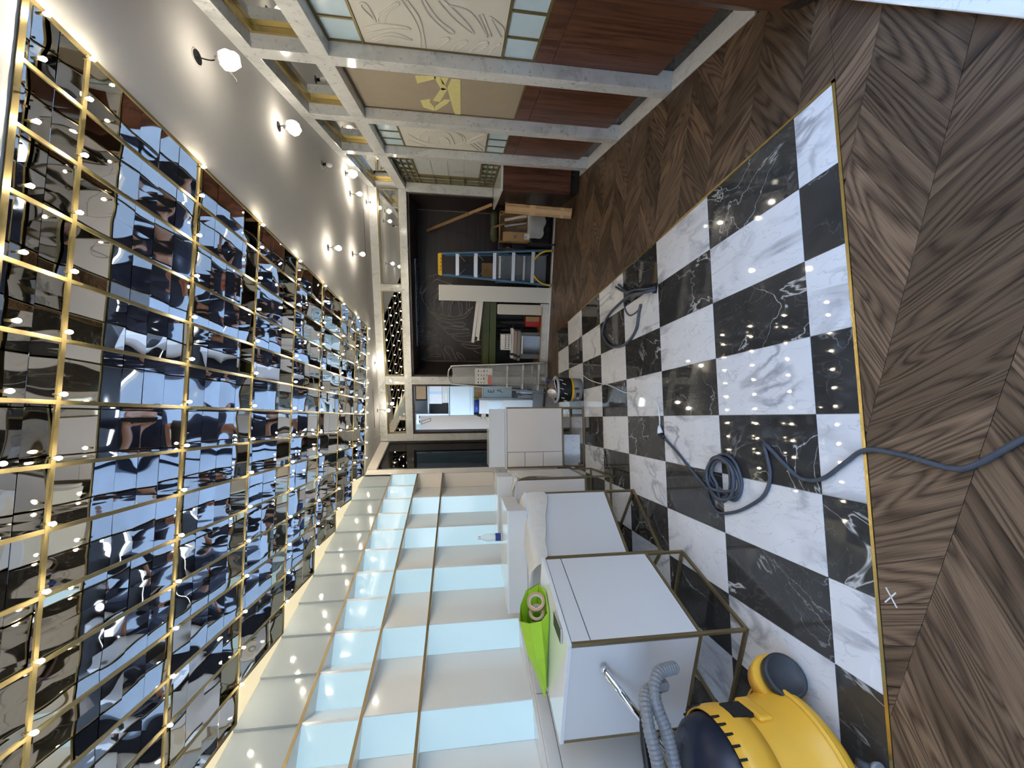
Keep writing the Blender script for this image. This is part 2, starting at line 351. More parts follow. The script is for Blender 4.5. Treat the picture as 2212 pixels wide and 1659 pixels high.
NICHE = [[(0.18,1.85),(0.12,2.0),(0.01,2.09),(-0.1,2.14),(-0.17,2.14),(-0.05,2.02),(0.08,1.87),(0.12,1.79)],[(-0.02,1.52),(0.03,1.66),(0.07,1.78),(0.08,1.87),(0.0,1.97),(-0.14,2.08),(-0.22,2.12),(-0.35,2.07),(-0.44,1.96),(-0.51,1.85),(-0.56,1.68),(-0.57,1.52),(-0.53,1.36),(-0.39,1.19)],[(-0.05,1.82),(-0.15,1.91),(-0.3,1.96),(-0.38,1.97),(-0.42,1.93),(-0.39,1.9),(-0.3,1.89),(-0.17,1.83),(-0.04,1.74)],[(-0.2,1.76),(-0.42,1.8),(-0.5,1.79),(-0.5,1.76),(-0.4,1.75),(-0.24,1.74)],[(-0.16,1.55),(-0.3,1.62),(-0.42,1.65),(-0.52,1.65),(-0.55,1.63),(-0.52,1.6),(-0.42,1.61),(-0.31,1.57),(-0.17,1.5)],[(-0.19,1.49),(-0.43,1.44),(-0.55,1.44)],[(-0.31,1.41),(-0.41,1.39),(-0.54,1.4),(-0.49,1.32),(-0.39,1.31),(-0.3,1.31)],[(-0.3,1.26),(-0.39,1.26),(-0.46,1.28),(-0.38,1.19)],[(-0.47,1.22),(-0.58,1.35),(-0.62,1.52),(-0.62,1.68),(-0.57,1.86),(-0.48,1.97),(-0.57,1.91),(-0.64,1.82),(-0.68,1.65),(-0.68,1.39),(-0.71,1.34),(-0.74,1.37),(-0.74,1.52),(-0.68,1.68),(-0.64,1.87),(-0.72,1.82),(-0.77,1.75),(-0.75,1.52),(-0.8,1.27)],[(-0.81,1.25),(-0.81,1.42),(-0.8,1.62),(-0.8,1.74),(-0.86,1.69),(-0.9,1.63),(-0.88,1.42),(-0.87,1.25)],[(-0.92,1.24),(-0.94,1.42),(-0.93,1.58),(-1.01,1.49),(-1.04,1.32),(-1.03,1.2),(-0.99,1.01)],[(-1.12,1.01),(-1.1,1.25),(-1.08,1.4),(-1.16,1.28),(-1.16,1.12),(-1.14,1.01)],[(-0.76,2.17),(-0.78,2.05),(-0.84,1.95),(-0.92,1.86),(-0.94,1.97),(-0.96,2.08),(-1.01,2.17)],[(-0.8,2.17),(-0.81,2.12),(-0.84,2.12),(-0.85,2.17)],[(-0.89,2.17),(-0.88,2.03),(-0.9,1.99),(-0.94,2.02),(-0.94,2.17)],[(-1.06,2.17),(-1.0,2.05),(-0.99,1.92),(-0.98,1.82),(-1.08,1.77),(-1.19,1.76),(-1.39,1.71)],[(-1.19,2.17),(-1.14,2.09),(-1.11,1.95),(-1.11,1.84),(-1.14,1.82),(-1.15,1.86),(-1.16,2.02),(-1.23,2.15)],[(-1.4,2.16),(-1.33,2.06),(-1.28,1.92),(-1.29,1.81),(-1.32,1.8),(-1.33,1.84),(-1.33,1.96),(-1.4,2.14)],[(-1.4,1.59),(-1.3,1.64),(-1.22,1.71),(-1.15,1.72),(-1.13,1.67),(-1.17,1.59),(-1.24,1.56),(-1.4,1.49)],[(-1.39,1.39),(-1.3,1.47),(-1.26,1.5),(-1.26,1.44),(-1.32,1.37),(-1.4,1.33)],[(-1.2,1.18),(-1.25,1.08),(-1.27,1.03)]]
REL0 = [[(2.68,1.88),(2.58,1.93),(2.54,1.93),(2.55,1.9),(2.68,1.88)],[(2.68,1.87),(2.63,1.86),(2.56,1.8),(2.5,1.74),(2.52,1.74),(2.58,1.8),(2.68,1.84)],[(2.75,1.96),(2.7,1.87),(2.69,1.78),(2.7,1.71),(2.72,1.71),(2.73,1.8),(2.77,1.9),(2.81,1.97)],[(2.86,1.95),(2.78,1.84),(2.77,1.78),(2.81,1.71),(2.82,1.71),(2.81,1.77),(2.81,1.84),(2.88,1.94)],[(2.47,1.72),(2.61,1.67),(2.74,1.65),(2.88,1.66)],[(2.47,1.69),(2.6,1.64),(2.74,1.63),(2.88,1.63)],[(2.45,1.62),(2.58,1.58),(2.7,1.49),(2.71,1.46),(2.68,1.46),(2.59,1.54),(2.45,1.6)],[(2.45,1.53),(2.58,1.45),(2.69,1.34),(2.57,1.4),(2.44,1.5)],[(2.47,1.48),(2.51,1.36),(2.7,1.26),(2.52,1.32)],[(2.51,1.3),(2.69,1.24)],[(2.52,1.26),(2.69,1.18),(2.6,1.18),(2.52,1.26)],[(2.86,1.59),(2.79,1.55),(2.75,1.49),(2.78,1.49),(2.87,1.56)],[(2.88,1.47),(2.79,1.43),(2.76,1.38),(2.8,1.39),(2.87,1.44)],[(2.87,1.36),(2.78,1.31),(2.75,1.26),(2.79,1.26),(2.87,1.33)],[(2.87,1.24),(2.79,1.21),(2.75,1.18)],[(2.48,1.76),(2.39,1.77),(2.31,1.72)],[(2.44,1.67),(2.34,1.68),(2.23,1.64)]]
REL2 = [[(4.37,1.93),(4.27,1.83),(4.2,1.71),(4.2,1.53),(4.29,1.4),(4.46,1.38),(4.56,1.46),(4.61,1.62),(4.55,1.8),(4.37,1.93)],[(4.51,1.83),(4.34,1.8),(4.25,1.73)],[(4.56,1.74),(4.4,1.73),(4.28,1.66),(4.28,1.53),(4.56,1.48)],[(4.56,1.64),(4.44,1.63),(4.39,1.58),(4.45,1.54),(4.57,1.53)],[(4.5,1.4),(4.33,1.41),(4.23,1.47)],[(4.2,1.18),(4.28,1.25),(4.4,1.32),(4.51,1.35),(4.46,1.3),(4.34,1.19)],[(4.49,1.33),(4.68,1.23)],[(4.47,1.3),(4.68,1.19)],[(4.43,1.27),(4.61,1.16)],[(4.54,1.94),(4.63,1.84),(4.68,1.78)]]
TAPE = [[(3.228,1.731),(3.21,1.588),(3.248,1.59),(3.342,1.727)],[(3.219,1.604),(3.211,1.561),(3.38,1.514),(3.413,1.555)],[(3.365,1.553),(3.392,1.514),(3.611,1.582),(3.595,1.635)],[(3.615,1.732),(3.572,1.651),(3.628,1.662),(3.719,1.625),(3.787,1.636),(3.739,1.72)],[(3.722,1.638),(3.557,1.544),(3.553,1.496),(3.626,1.522),(3.784,1.623)],[(3.227,1.482),(3.225,1.418),(3.811,1.419),(3.851,1.458),(3.747,1.476),(3.368,1.514)],[(3.22,1.557),(3.215,1.498),(3.325,1.529),(3.317,1.545)]]

# ------------------------------------------------------------------ floor
def clip(poly, a, b, c):                 # keep a*x + b*y <= c
    out = []
    for i in range(len(poly)):
        p, q = poly[i], poly[(i + 1) % len(poly)]
        dp, dq = a * p[0] + b * p[1] - c, a * q[0] + b * q[1] - c
        if dp <= 0: out.append(p)
        if (dp < 0) != (dq < 0) and abs(dp - dq) > 1e-9:
            t = dp / (dp - dq); out.append((p[0] + (q[0] - p[0]) * t, p[1] + (q[1] - p[1]) * t))
    return out
def area(p): return abs(sum(p[i][0] * p[(i+1) % len(p)][1] - p[(i+1) % len(p)][0] * p[i][1] for i in range(len(p)))) / 2 if len(p) > 2 else 0
CX1, CY0, CY1 = 1.2628, 1.235, 5.559
TW, TD, TX0, TY0 = 0.31525, 0.6, 0.00177, 0.8107

floor = struct(MB().box(-2.9, 2.6, VF, 7.6, -0.06, -0.0135).build('floor', M_gap))
# grout bed under the checker field
gp = [ck(-2.6, CY0), ck(CX1 + .012, CY0), ck(CX1 + .012, CY1), ck(-2.6, CY1)]
gp = clip(gp, -1, 0, 2.75)
MB().prism(gp, -0.0135, -0.0035).build('grout_bed', M_grout, floor)
tile_mesh = {}
def tile(w, d, mat):
    k = (round(w, 3), round(d, 3), mat.name)
    if k not in tile_mesh:
        tile_mesh[k] = MB().box(-w/2 + .0012, w/2 - .0012, -d/2 + .0012, d/2 - .0012, -0.010, 0.0).mesh('floor_tile')
        tile_mesh[k].materials.append(mat)
    return tile_mesh[k]
for i in range(-8, 4):
    for j in range(0, 8):
        x0, x1 = TX0 + i * TW, TX0 + (i + 1) * TW
        y0, y1 = max(CY0, TY0 + j * TD), min(CY1, TY0 + (j + 1) * TD)
        us = [ck(x, y)[0] for x in (x0, x1) for y in (y0, y1)]
        if max(us) < -2.45 or min(us) < -2.95: continue
        mat = M_twhite if (i + j) % 2 else M_tblack
        c = ck((x0 + x1) / 2, (y0 + y1) / 2)
        link('floor_tile', tile(x1 - x0, y1 - y0, mat), None, floor, (c[0], c[1], 0), (0, 0, TH))
# brass inlay round the checker field
def bar2(a, b, w, name, mat, parent, z0=-0.01, z1=0.0015):
    d = Vector((b[0] - a[0], b[1] - a[1])).normalized(); n = Vector((-d.y, d.x)) * (w / 2)
    return MB().prism([(a[0]-n.x, a[1]-n.y), (b[0]-n.x, b[1]-n.y), (b[0]+n.x, b[1]+n.y), (a[0]+n.x, a[1]+n.y)], z0, z1).build(name, mat, parent)
bar2(ck(-2.35, CY0 - .006), ck(CX1 + .013, CY0 - .006), .012, 'brass_inlay', M_gold, floor)
bar2(ck(CX1 + .007, CY0 - .012), ck(CX1 + .007, CY1 + .012), .012, 'brass_inlay', M_gold, floor)
bar2(ck(-0.9, CY1 + .006), ck(CX1 + .013, CY1 + .006), .012, 'brass_inlay', M_gold, floor)

# chevron oak planks
def gc_mesh(me, gcs):
    at = me.attributes.new('gc', 'FLOAT_VECTOR', 'POINT')
    at.data.foreach_set('vector', [c for g in gcs for c in g])
planks = []
PITCH = 0.165
for k in range(-5, 21):
    v0 = 0.83 + 0.3 * k; v1 = v0 + 0.3
    sgn = 1 if k % 2 else -1
    for i in range(-20, 14):
        u = i * PITCH + (0.04 if k % 2 else 0.1)
        poly = [(u, v0), (u + PITCH, v0), (u + PITCH + sgn * .3, v1), (u + sgn * .3, v1)]
        poly = clip(clip(clip(clip(poly, 1, 0, UR - .004), -1, 0, 2.55), 0, 1, 6.24), 0, -1, 1.28)
        if area(poly) < 2e-4: continue
        pc = [unck(*p) for p in poly]; pieces = []
        for half in ([(0, 1, CY0 - .014)], [(0, -1, -(CY1 + .014))], [(0, 1, CY1 + .014), (0, -1, -(CY0 - .014)), (-1, 0, -(CX1 + .015))]):
            q = pc
            for h in half: q = clip(q, *h)
            if area(q) > 1e-4: pieces.append([ck(*p) for p in q])
        if not pieces: continue
        cu = sum(p[0] for p in pieces[0]) / len(pieces[0]); cv = sum(p[1] for p in pieces[0]) / len(pieces[0])
        planks.append((((cu ** 2 + (cv - 0.3) ** 2) ** .5 if cv > 0.35 else 50 - cv), pieces, sgn, random.random() * 40, random.random() * 40, random.random() * 100))
planks.sort(key=lambda t: t[0])
def plank_geo(mb, gcs, pieces, sgn, a, b, c):
    d = Vector((sgn * .7071, .7071)); n = Vector((-d.y, d.x))
    for q in pieces:
        cen = Vector((sum(p[0] for p in q) / len(q), sum(p[1] for p in q) / len(q)))
        qq = []
        for p in q:
            e = Vector(p) - cen; l = max(e.length, 1e-6); qq.append(tuple(cen + e * (1 - .0011 / l)))
        n0 = len(mb.v); mb.prism(qq, -0.0125, 0.0)
        for vv in mb.v[n0:]:
            e = Vector((vv[0], vv[1])); gcs.append((e.dot(d) + a, e.dot(n) + b, c))
for dist, pieces, sgn, a, b, c in planks[:300]:
    mb = MB(); gcs = []; plank_geo(mb, gcs, pieces, sgn, a, b, c)
    o = mb.build('floor_plank', M_oak, floor); gc_mesh(o.data, gcs)
mb = MB(); gcs = []
for dist, pieces, sgn, a, b, c in planks[300:]: plank_geo(mb, gcs, pieces, sgn, a, b, c)
o = mb.build('floor_planking', M_oak, floor); gc_mesh(o.data, gcs); o['kind'] = 'stuff'
# white marble strip along the right wall, one slab for each bay, and the niche sill
for a, b in ((2.12, 2.90), (2.90, 3.82), (3.82, 4.71), (4.71, 5.40)):
    MB().box(UR + .001, 1.44, a + .001, b - .001, -0.012, 0.002).build('marble_slab', M_strip, floor)
MB().box(-1.45, 1.32, 6.242, 6.33, -0.012, 0.012).build('marble_slab', M_strip, floor)
# chalk cross on the planks
cr = MB(); cr.bar((-.975, .90, .0008), (-.935, .945, .0008), .004, .0012); cr.bar((-.985, .935, .0008), (-.93, .915, .0008), .004, .0012)
cr.build('chalk_cross', M_labwhite, floor)

# ------------------------------------------------------------------ ceiling with the mirrored coffer grid
NX = 17
XL = [1.30 - 0.2058 * i for i in range(NX + 1)]          # right to left
YL = [1.27, 1.475] + [1.475 + 0.6 * i for i in range(1, 8)]
def inside(i, j):
    return ck(XL[i + 1], YL[j + 1])[0] > UL - .012
cells = [(i, j) for i in range(NX) for j in range(8) if inside(i, j)]
cs = set(cells)
xb = [9.0] + XL + [-9.0]; yb = [-9.0] + YL + [12.0]
mw = MB(); mc = MB()
for a in range(len(xb) - 1):
    for b in range(len(yb) - 1):
        if (a - 1, b - 1) in cs: continue
        poly = [ck(xb[a], yb[b]), ck(xb[a+1], yb[b]), ck(xb[a+1], yb[b+1]), ck(xb[a], yb[b+1])]
        for h in ((1, 0, 1.62), (-1, 0, 2.82), (0, 1, VB + .06), (0, -1, -VF + .14)): poly = clip(poly, *h)
        if area(poly) < 1e-5: continue
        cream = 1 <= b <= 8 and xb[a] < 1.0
        aa = sum(poly[i][0] * poly[(i+1) % len(poly)][1] - poly[(i+1) % len(poly)][0] * poly[i][1] for i in range(len(poly)))
        if aa > 0: poly = poly[::-1]
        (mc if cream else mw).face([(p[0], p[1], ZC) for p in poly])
ceiling = struct(mw.build('ceiling', M_ceil))
mc.build('cove_strip', M_creamglow, ceiling)
MB().box(-2.94, 1.69, VF - .15, 6.43, 2.96, 3.0).build('upper_slab', M_ceil, ceiling)
MB().box(-2.94, 1.69, VF - .15, VF - .12, 2.735, 2.96).build('upper_wall', M_ceil, ceiling)
MB().box(-2.79, 1.60, 6.40, 6.43, 2.76, 2.96).build('upper_wall', M_ceil, ceiling)
mirror_mesh = {}
def pane(kind, dims, mat):
    k = (kind,) + tuple(round(x, 3) for x in dims)
    if k not in mirror_mesh:
        w, d, h = dims
        mirror_mesh[k] = MB().box(-w/2, w/2, -d/2, d/2, -h/2, h/2).mesh(kind); mirror_mesh[k].materials.append(mat)
    return mirror_mesh[k]
RD = 0.18
for i, j in cells:
    x1, x0, y0, y1 = XL[i] - .002, XL[i+1] + .002, YL[j] + .002, YL[j+1] - .002
    xm, ym, w, d = (x0 + x1) / 2, (y0 + y1) / 2, x1 - x0, y1 - y0
    def put(kind, dims, x, y, z, mat, tilt=(0, 0)):
        c = ck(x, y); link(kind, pane(kind, dims, mat), None, ceiling, (c[0], c[1], z), (tilt[0], tilt[1], TH))
    jit = lambda s: random.uniform(-s, s)
    put('top_pane', (w, d, .004), xm, ym, ZC + RD, M_mtop, (jit(.012), jit(.012)))
    put('riser_pane', (w, .003, RD/2 - .002), xm, y1, ZC + RD * .25, M_mris, (jit(.03), 0))
    put('riser_pane', (w, .003, RD/2 - .002), xm, y1, ZC + RD * .75, M_mris, (jit(.03), 0))
    put('back_pane', (w, .003, RD - .002), xm, y0, ZC + RD / 2, M_mtop)
    put('side_pane', (.003, d, RD - .002), x0, ym, ZC + RD / 2, M_mtop)
    put('side_pane', (.003, d, RD - .002), x1, ym, ZC + RD / 2, M_mtop)
# brass lattice
for i in range(NX + 1):
    js = [j for j in range(8) if (i, j) in cs or (i - 1, j) in cs]
    if js: bar2(ck(XL[i], YL[js[0]]), ck(XL[i], YL[js[-1] + 1]), .014, 'brass_bar', M_brass, ceiling, ZC - .005, ZC + .003)
for j in range(9):
    iss = [i for i in range(NX) if (i, j) in cs or (i, j - 1) in cs]
    if iss: bar2(ck(XL[iss[0]] + .008, YL[j]), ck(XL[iss[-1] + 1] - .008, YL[j]), .015 if j else .020, 'brass_bar', M_brass, ceiling, ZC - .0055, ZC + .002)
# small bulbs at the crossings
bulb_mesh = MB().lathe([(.004, -.009), (.0078, -.002), (.0045, .009)], seg=7).mesh('bulb')
bulb_mesh.materials.append(M_bulb)
sock_mesh = MB().lathe([(.005, .009), (.004, .031)], seg=8).mesh('socket'); sock_mesh.materials.append(M_brass)
for i in range(0, NX):
    for j in range(9):
        if not ((i, j) in cs or (i, j - 1) in cs or (i-1, j) in cs): continue
        c = ck(XL[i] + (0.025 if i else -0.03), YL[j] + (.03 if j == 0 else -.02))
        b = link('grid_bulb', bulb_mesh, None, None, (c[0], c[1], ZC - .036))
        tag(b, 'tiny warm lit bulb hanging at a crossing of the brass ceiling grid', 'bulb', 'bulbs on the brass ceiling grid')
        link('socket', sock_mesh, None, b)
# slot diffusers
MB().box(.37, .96, 5.945, 5.962, ZC - .002, ZC + .004).build('air_slot', M_black, ceiling)
MB().box(-2.17, -1.56, 5.915, 5.932, ZC - .002, ZC + .004).build('air_slot', M_black, ceiling)

# ------------------------------------------------------------------ right wall
wall_right = struct(MB().box(1.46, 1.60, 2.0, 6.42, 0, 2.728).box(1.61, 1.70, VF, 6.42, 2.6, 2.99).box(1.40, 1.60, VF, 1.62, 2.45, 2.75).box(1.40, 1.60, VF, -1.0, 0, 2.45).build('wall_right', M_white))
PW = 0.115
POSTS = [2.905, 3.825, 4.735]
for p in POSTS:
    MB().box(UR, 1.45, p, p + PW, 0.002, ZC - .001).build('marble_post', M_marble, wall_right, bevel=.002)
segs = [(2.0, POSTS[0])] + [(POSTS[i] + PW, POSTS[i+1]) for i in range(2)] + [(POSTS[2] + PW, 6.30)]
for a, b in segs:
    MB().box(UR, 1.45, a + .001, b - .001, 2.205, 2.32).build('marble_beam', M_marble, wall_right, bevel=.002)
    MB().box(UR, 1.45, a + .001, b - .001, 2.64, ZC - .001).build('marble_beam', M_marble, wall_right, bevel=.002)
    mp = MB().box(1.425, 1.435, a + .01, b - .01, 2.32, 2.64).build('mirror_panel', M_mir, wall_right)
    fr = MB().box(1.395, 1.424, a + .002, b - .002, 2.615, 2.638).box(1.395, 1.424, b - .026, b - .003, 2.322, 2.614).box(1.395, 1.424, a + .003, a + .018, 2.322, 2.614)
    fr.build('brass_frame', M_gold, mp)
    MB().box(1.435, 1.458, a + .002, b - .002, 0.004, 0.115).build('kick_plate', M_kick, wall_right)
UPN = 1.40
def tubes(curves, place, r, name, mat, parent):
    for cv in curves:
        pts = smooth_path([place(*p) for p in cv], 5)
        MB().tube(pts, r, 6).build(name, mat, parent)
def glass_row(a, b, z0, z1, n=4):
    w = (b - a) / n
    for k in range(n):
        g = MB().box(UPN + .008, UPN + .02, a + k*w + .008, a + (k+1)*w - .008, z0 + .008, z1 - .008).build('glass_pane', M_pglass, wall_right)
    for k in range(n + 1):
        v = a + k * w; v = min(max(v, a + .007), b - .007)
        MB().box(UPN, UPN + .03, v - .007, v + .007, z0, z1).build('brass_mullion', M_brass, wall_right)
    for z in (z0 + .007, z1 - .007):
        MB().box(UPN - .001, UPN + .029, a, b, z - .007, z + .007).build('brass_mullion', M_brass, wall_right)
def wood_panels(a, b):
    MB().box(UPN, UPN + .03, a + .001, b - .001, .838, .947).build('walnut_panel', M_walnut, wall_right, bevel=.0015)
    MB().box(UPN, UPN + .03, a + .001, b - .001, .112, .835).build('walnut_panel', M_walnut, wall_right, bevel=.0015)
for n_, (a, b) in enumerate(segs[:3]):
    wood_panels(a, b)
    if n_ == 1:
        MB().box(UPN + .006, UPN + .03, a + .012, b - .012, .962, 2.192).build('beige_panel', M_beige, wall_right)
        for z0, z1, va, vb in ((.949, .961, a, b), (2.193, 2.204, a, b), (.961, 2.193, a, a + .011), (.961, 2.193, b - .011, b)):
            MB().box(UPN, UPN + .03, va + .001, vb - .001, z0, z1).build('brass_trim', M_bronze, wall_right)
        for poly in TAPE:
            s = MB(); k = len(poly); f = [(UPN + .0035, p[0], p[1]) for p in poly]; g = [(UPN + .0058, p[0], p[1]) for p in poly]
            s.face(f); s.face(g[::-1])
            for q in range(k): s.face([f[q], g[q], g[(q+1) % k], f[(q+1) % k]])
            s.build('masking_tape', M_tape, wall_right)
    else:
        glass_row(a, b, 1.992, 2.205); glass_row(a, b, .949, 1.161)
        rp = MB().box(UPN + .006, UPN + .03, a + .012, b - .012, 1.163, 1.99).build('relief_panel', M_relief, wall_right)
        for v in (a, b - .012): MB().box(UPN, UPN + .03, v + .001, v + .011, 1.162, 1.991).build('brass_trim', M_brass, wall_right)
        tubes(REL0 if n_ == 0 else REL2, lambda v, z: (UPN + .005, v, z), .0060, 'relief_line', M_relief, rp)
# last bay: lattice screen with a framed window
a, b = segs[3][0], 6.28
z0, z1 = .955, 2.203
MB().box(UPN + .028, UPN + .04, a, b, z0, z1).build('glass_pane', M_pglass, wall_right)
lat = [a + .012, a + .10] + [5.20 + .21 * k for k in range(3)] + [5.80, 5.96, 6.12, 6.268]
for v in lat:
    inner = a + .11 < v < 5.79
    for s0, s1 in (((z0, 1.16), (1.99, z1)) if inner else ((z0, z1),)):
        MB().box(UPN, UPN + .024, v - .006, v + .006, s0, s1).build('brass_mullion', M_brass, wall_right)
for z in (z0 + .008, 1.02, 1.09, 1.16, 1.37, 1.575, 1.78, 1.99, 2.06, 2.13, z1 - .008):
    if 1.2 < z < 1.95:
        MB().box(UPN + .001, UPN + .022, a, a + .10, z - .006, z + .006).build('brass_mullion', M_brass, wall_right)
        MB().box(UPN + .001, UPN + .022, 5.80, b, z - .006, z + .006).build('brass_mullion', M_brass, wall_right)
    else:
        MB().box(UPN + .001, UPN + .022, a, b, z - .006, z + .006).build('brass_mullion', M_brass, wall_right)
fw = MB(); A_, B_ = a + .10, 5.81
fw.box(UPN - .014, UPN + .02, A_, B_, 1.15, 1.175).box(UPN - .014, UPN + .02, A_, B_, 1.975, 2.0).box(UPN - .014, UPN + .02, A_, A_ + .025, 1.175, 1.975).box(UPN - .014, UPN + .02, B_ - .025, B_, 1.175, 1.975)
fw.build('window_frame', M_brass, wall_right)
for k in range(4):
    zz = 1.178 + k * .1995
    MB().box(UPN + .002, UPN + .01, A_ + .027, B_ - .027, zz, zz + .195).build('frosted_pane', M_fglass, wall_right)
# walnut jamb at the entrance and the pale slab on the floor beside it
MB().prism([(1.318, 2.11), (1.166, 1.84), (1.13, 1.70), (1.62, 1.62), (1.62, 2.11)], 0.10, ZC - .002).build('walnut_jamb', M_walnut, wall_right)
MB().prism([(1.33, 2.10), (1.18, 1.84), (1.145, 1.71), (1.62, 1.64), (1.62, 2.10)], 0.0, 0.10).build('kick_plate', M_kick, wall_right)
sl = MB().prism([(1.13, 1.68), (.70, 1.02), (.55, .80), (1.38, .40), (1.38, 1.60)], 0.001, .026).build('threshold_slab', M_strip, floor, bevel=.004)

# ------------------------------------------------------------------ back wall
wall_back = struct(MB().box(1.29, 1.62, VB + .06, 7.6, 0, 2.75).box(-2.75, 1.32, VB + .055, VB + .16, 2.20, 2.75).box(-1.575, -1.455, VB + .06, 7.6, 0, 2.2).box(-2.75, -2.44, VB + .06, VB + .20, 0, 2.2).build('wall_back', M_white))
def bm(u0, u1, z0, z1, name='marble_beam'):
    return MB().box(u0, u1, VB, VB + .055, z0, z1).build(name, M_marble, wall_back, bevel=.0015)
bm(-2.552, 1.318, 2.612, ZC - .001); bm(-2.552, 1.318, 2.20, 2.312)
for u0, u1 in ((-.12, -.02), (-1.578, -1.447), (-2.552, -2.424)):
    bm(u0, u1, 2.313, 2.611, 'marble_post')
for u0, u1 in ((-1.578, -1.452), (-2.552, -2.432)):
    bm(u0, u1, .002, 2.199, 'marble_post')
for u0, u1 in ((-.02, 1.318), (-1.447, -.12), (-2.424, -1.578)):
    mp = MB().box(u0 + .004, u1 - .004, VB + .042, VB + .05, 2.314, 2.61).build('mirror_panel', M_mir, wall_back)
    MB().box(u0 + .004, u1 - .004, VB + .02, VB + .041, 2.592, 2.610).box(u0 + .004, u0 + .016, VB + .02, VB + .041, 2.315, 2.591).box(u1 - .016, u1 - .004, VB + .02, VB + .041, 2.315, 2.591).box(u0 + .016, u1 - .016, VB + .02, VB + .041, 2.314, 2.324).build('brass_frame', M_brass, mp)
# deep niche with dark walnut back
NB = 7.48
MB().box(-1.455, 1.29, NB, NB + .1, 0, 2.2).build('niche_back', M_dwal, wall_back)
MB().box(1.265, 1.29, VB + .06, NB - .001, 0, 2.199).build('niche_side', M_dwal, wall_back)
MB().box(-1.455, -1.43, VB + .06, NB - .001, 0, 2.199).build('niche_side', M_dwal, wall_back)
MB().box(-1.43, 1.265, VB + .06, NB - .001, 2.17, 2.199).build('niche_soffit', M_dwal, wall_back)
for k in range(7):                         # mirror tiles let into the soffit
    for q in range(3):
        MB().box(-1.05 + k * .21, -.855 + k * .21, 6.95 + q * .13, 7.07 + q * .13, 2.164, 2.169).build('soffit_mirror', M_mris, wall_back)
nb = bpy.data.objects['niche_back']
tubes(NICHE, lambda u, z: (u, NB - .001, z), .0045, 'inlay_line', M_line, nb)
MB().box(1.245, 1.251, NB - .004, NB - .0005, .5, 2.16).build('inlay_line', M_line, nb)
MB().box(-1.416, -1.410, NB - .004, NB - .0005, .5, 2.10).build('inlay_line', M_line, nb)

MB().box(1.285, 1.452, VB + .001, VB + .0595, .95, 2.1995).build('marble_post', M_marble, wall_back)
# doorway to the back room
dj = struct(MB().box(-1.612, -1.5785, VB + .01, VB + .12, .0, 2.199).box(-2.4315, -2.40, VB + .01, VB + .12, .0, 2.199).box(-2.40, -1.612, VB + .01, VB + .12, 2.165, 2.199).build('door_1', M_dwal))
wall_far = struct(MB().box(-4.4, -1.0, 9.6, 9.7, 0, 2.75).box(-4.5, -4.4, 6.4, 9.7, 0, 2.75).box(-1.455, -1.40, 7.6, 9.7, 0, 2.75).build('wall_far', M_skyblue))
struct(MB().box(-4.4, -1.40, 7.61, 9.6, -.02, 0.0).box(-4.4, -1.58, 6.42, 7.61, -.02, 0.0).build('floor_far', M_pave))
struct(MB().box(-4.4, -1.40, 6.42, 9.6, 2.75, 2.8).build('ceiling_far', M_ceil))
MB().box(-3.6, -2.4, 8.2, 8.32, 2.70, 2.745).build('tube_light', M_tube, bpy.data.objects['ceiling_far'])

# ------------------------------------------------------------------ left wall
wall_left = struct(MB().box(-2.95, -2.80, VF, 6.45, 0, 2.99).box(-2.80, UL - .02, VF, .62, 0, 2.75).box(-2.80, UL, 5.29, 6.30, 2.595, 2.75).box(-2.80, UL - .005, 5.12, 5.28, 0, 2.72).build('wall_left', M_lacw))
w1 = struct(MB().box(UL - .03, UL - .018, 5.30, 6.26, .10, 2.575).build('window_1', M_blackglass))
MB().box(UL - .04, UL, 5.281, 5.299, 0, 2.594).box(UL - .04, UL, 6.262, 6.298, 0, 2.594).box(UL - .04, UL, 5.30, 6.26, 2.576, 2.594).box(UL - .04, UL, 5.30, 6.26, 0, .099).build('window_frame', M_dwal, w1)

# ------------------------------------------------------------------ shop front behind the photographer
wall_front = struct(MB().box(-2.8, -2.3, VF - .15, VF, 0, 2.75).box(1.1, 1.6, VF - .15, VF, 0, 2.75).box(-2.3, 1.1, VF - .15, VF, 2.55, 2.75).build('wall_front', M_navy))
w2 = struct(MB().box(-2.3, 1.1, VF - .08, VF - .07, .001, 2.55).build('window_2', M_glass))
for u in (-1.2, -.1):
    MB().box(u - .03, u + .03, VF - .10, VF - .05, .001, 2.55).build('window_mullion', M_navy, w2)
struct(MB().box(-30, 30, -40, VF - .16, -.10, -.03).build('floor_street', M_pave))
w3 = struct(MB().box(1.47, 1.48, -1.0, 1.62, .001, 2.45).build('window_3', M_glass))
for v in (.3, 1.59):
    MB().box(1.44, 1.51, v - .03, v + .03, .001, 2.45).build('window_mullion', M_navy, w3)
struct(MB().box(1.62, 30, VF, 12, -.10, -.03).build('floor_pavement', M_pave))
ws = struct(MB().box(-14, 12, -9.4, -9.0, -.03, .25).build('wall_street', M_fac))
for k in range(14):
    MB().box(-13.6 + k * 1.8, -13.6 + k * 1.8 + 1.7, -9.02, -8.98, .25, 2.3).build('hoarding_panel', [M_fac, M_olive, M_fac][k % 3], ws)
struct(MB().box(-16, -4.5, -16, -14, -.03, 4.2).build('wall_building_1', M_bldg1))
struct(MB().box(-4.0, 3.5, -17, -15, -.03, 3.4).build('wall_building_2', M_white))
struct(MB().box(4.5, 14, -16, -14, -.03, 5.0).build('wall_building_3', M_bldg2))

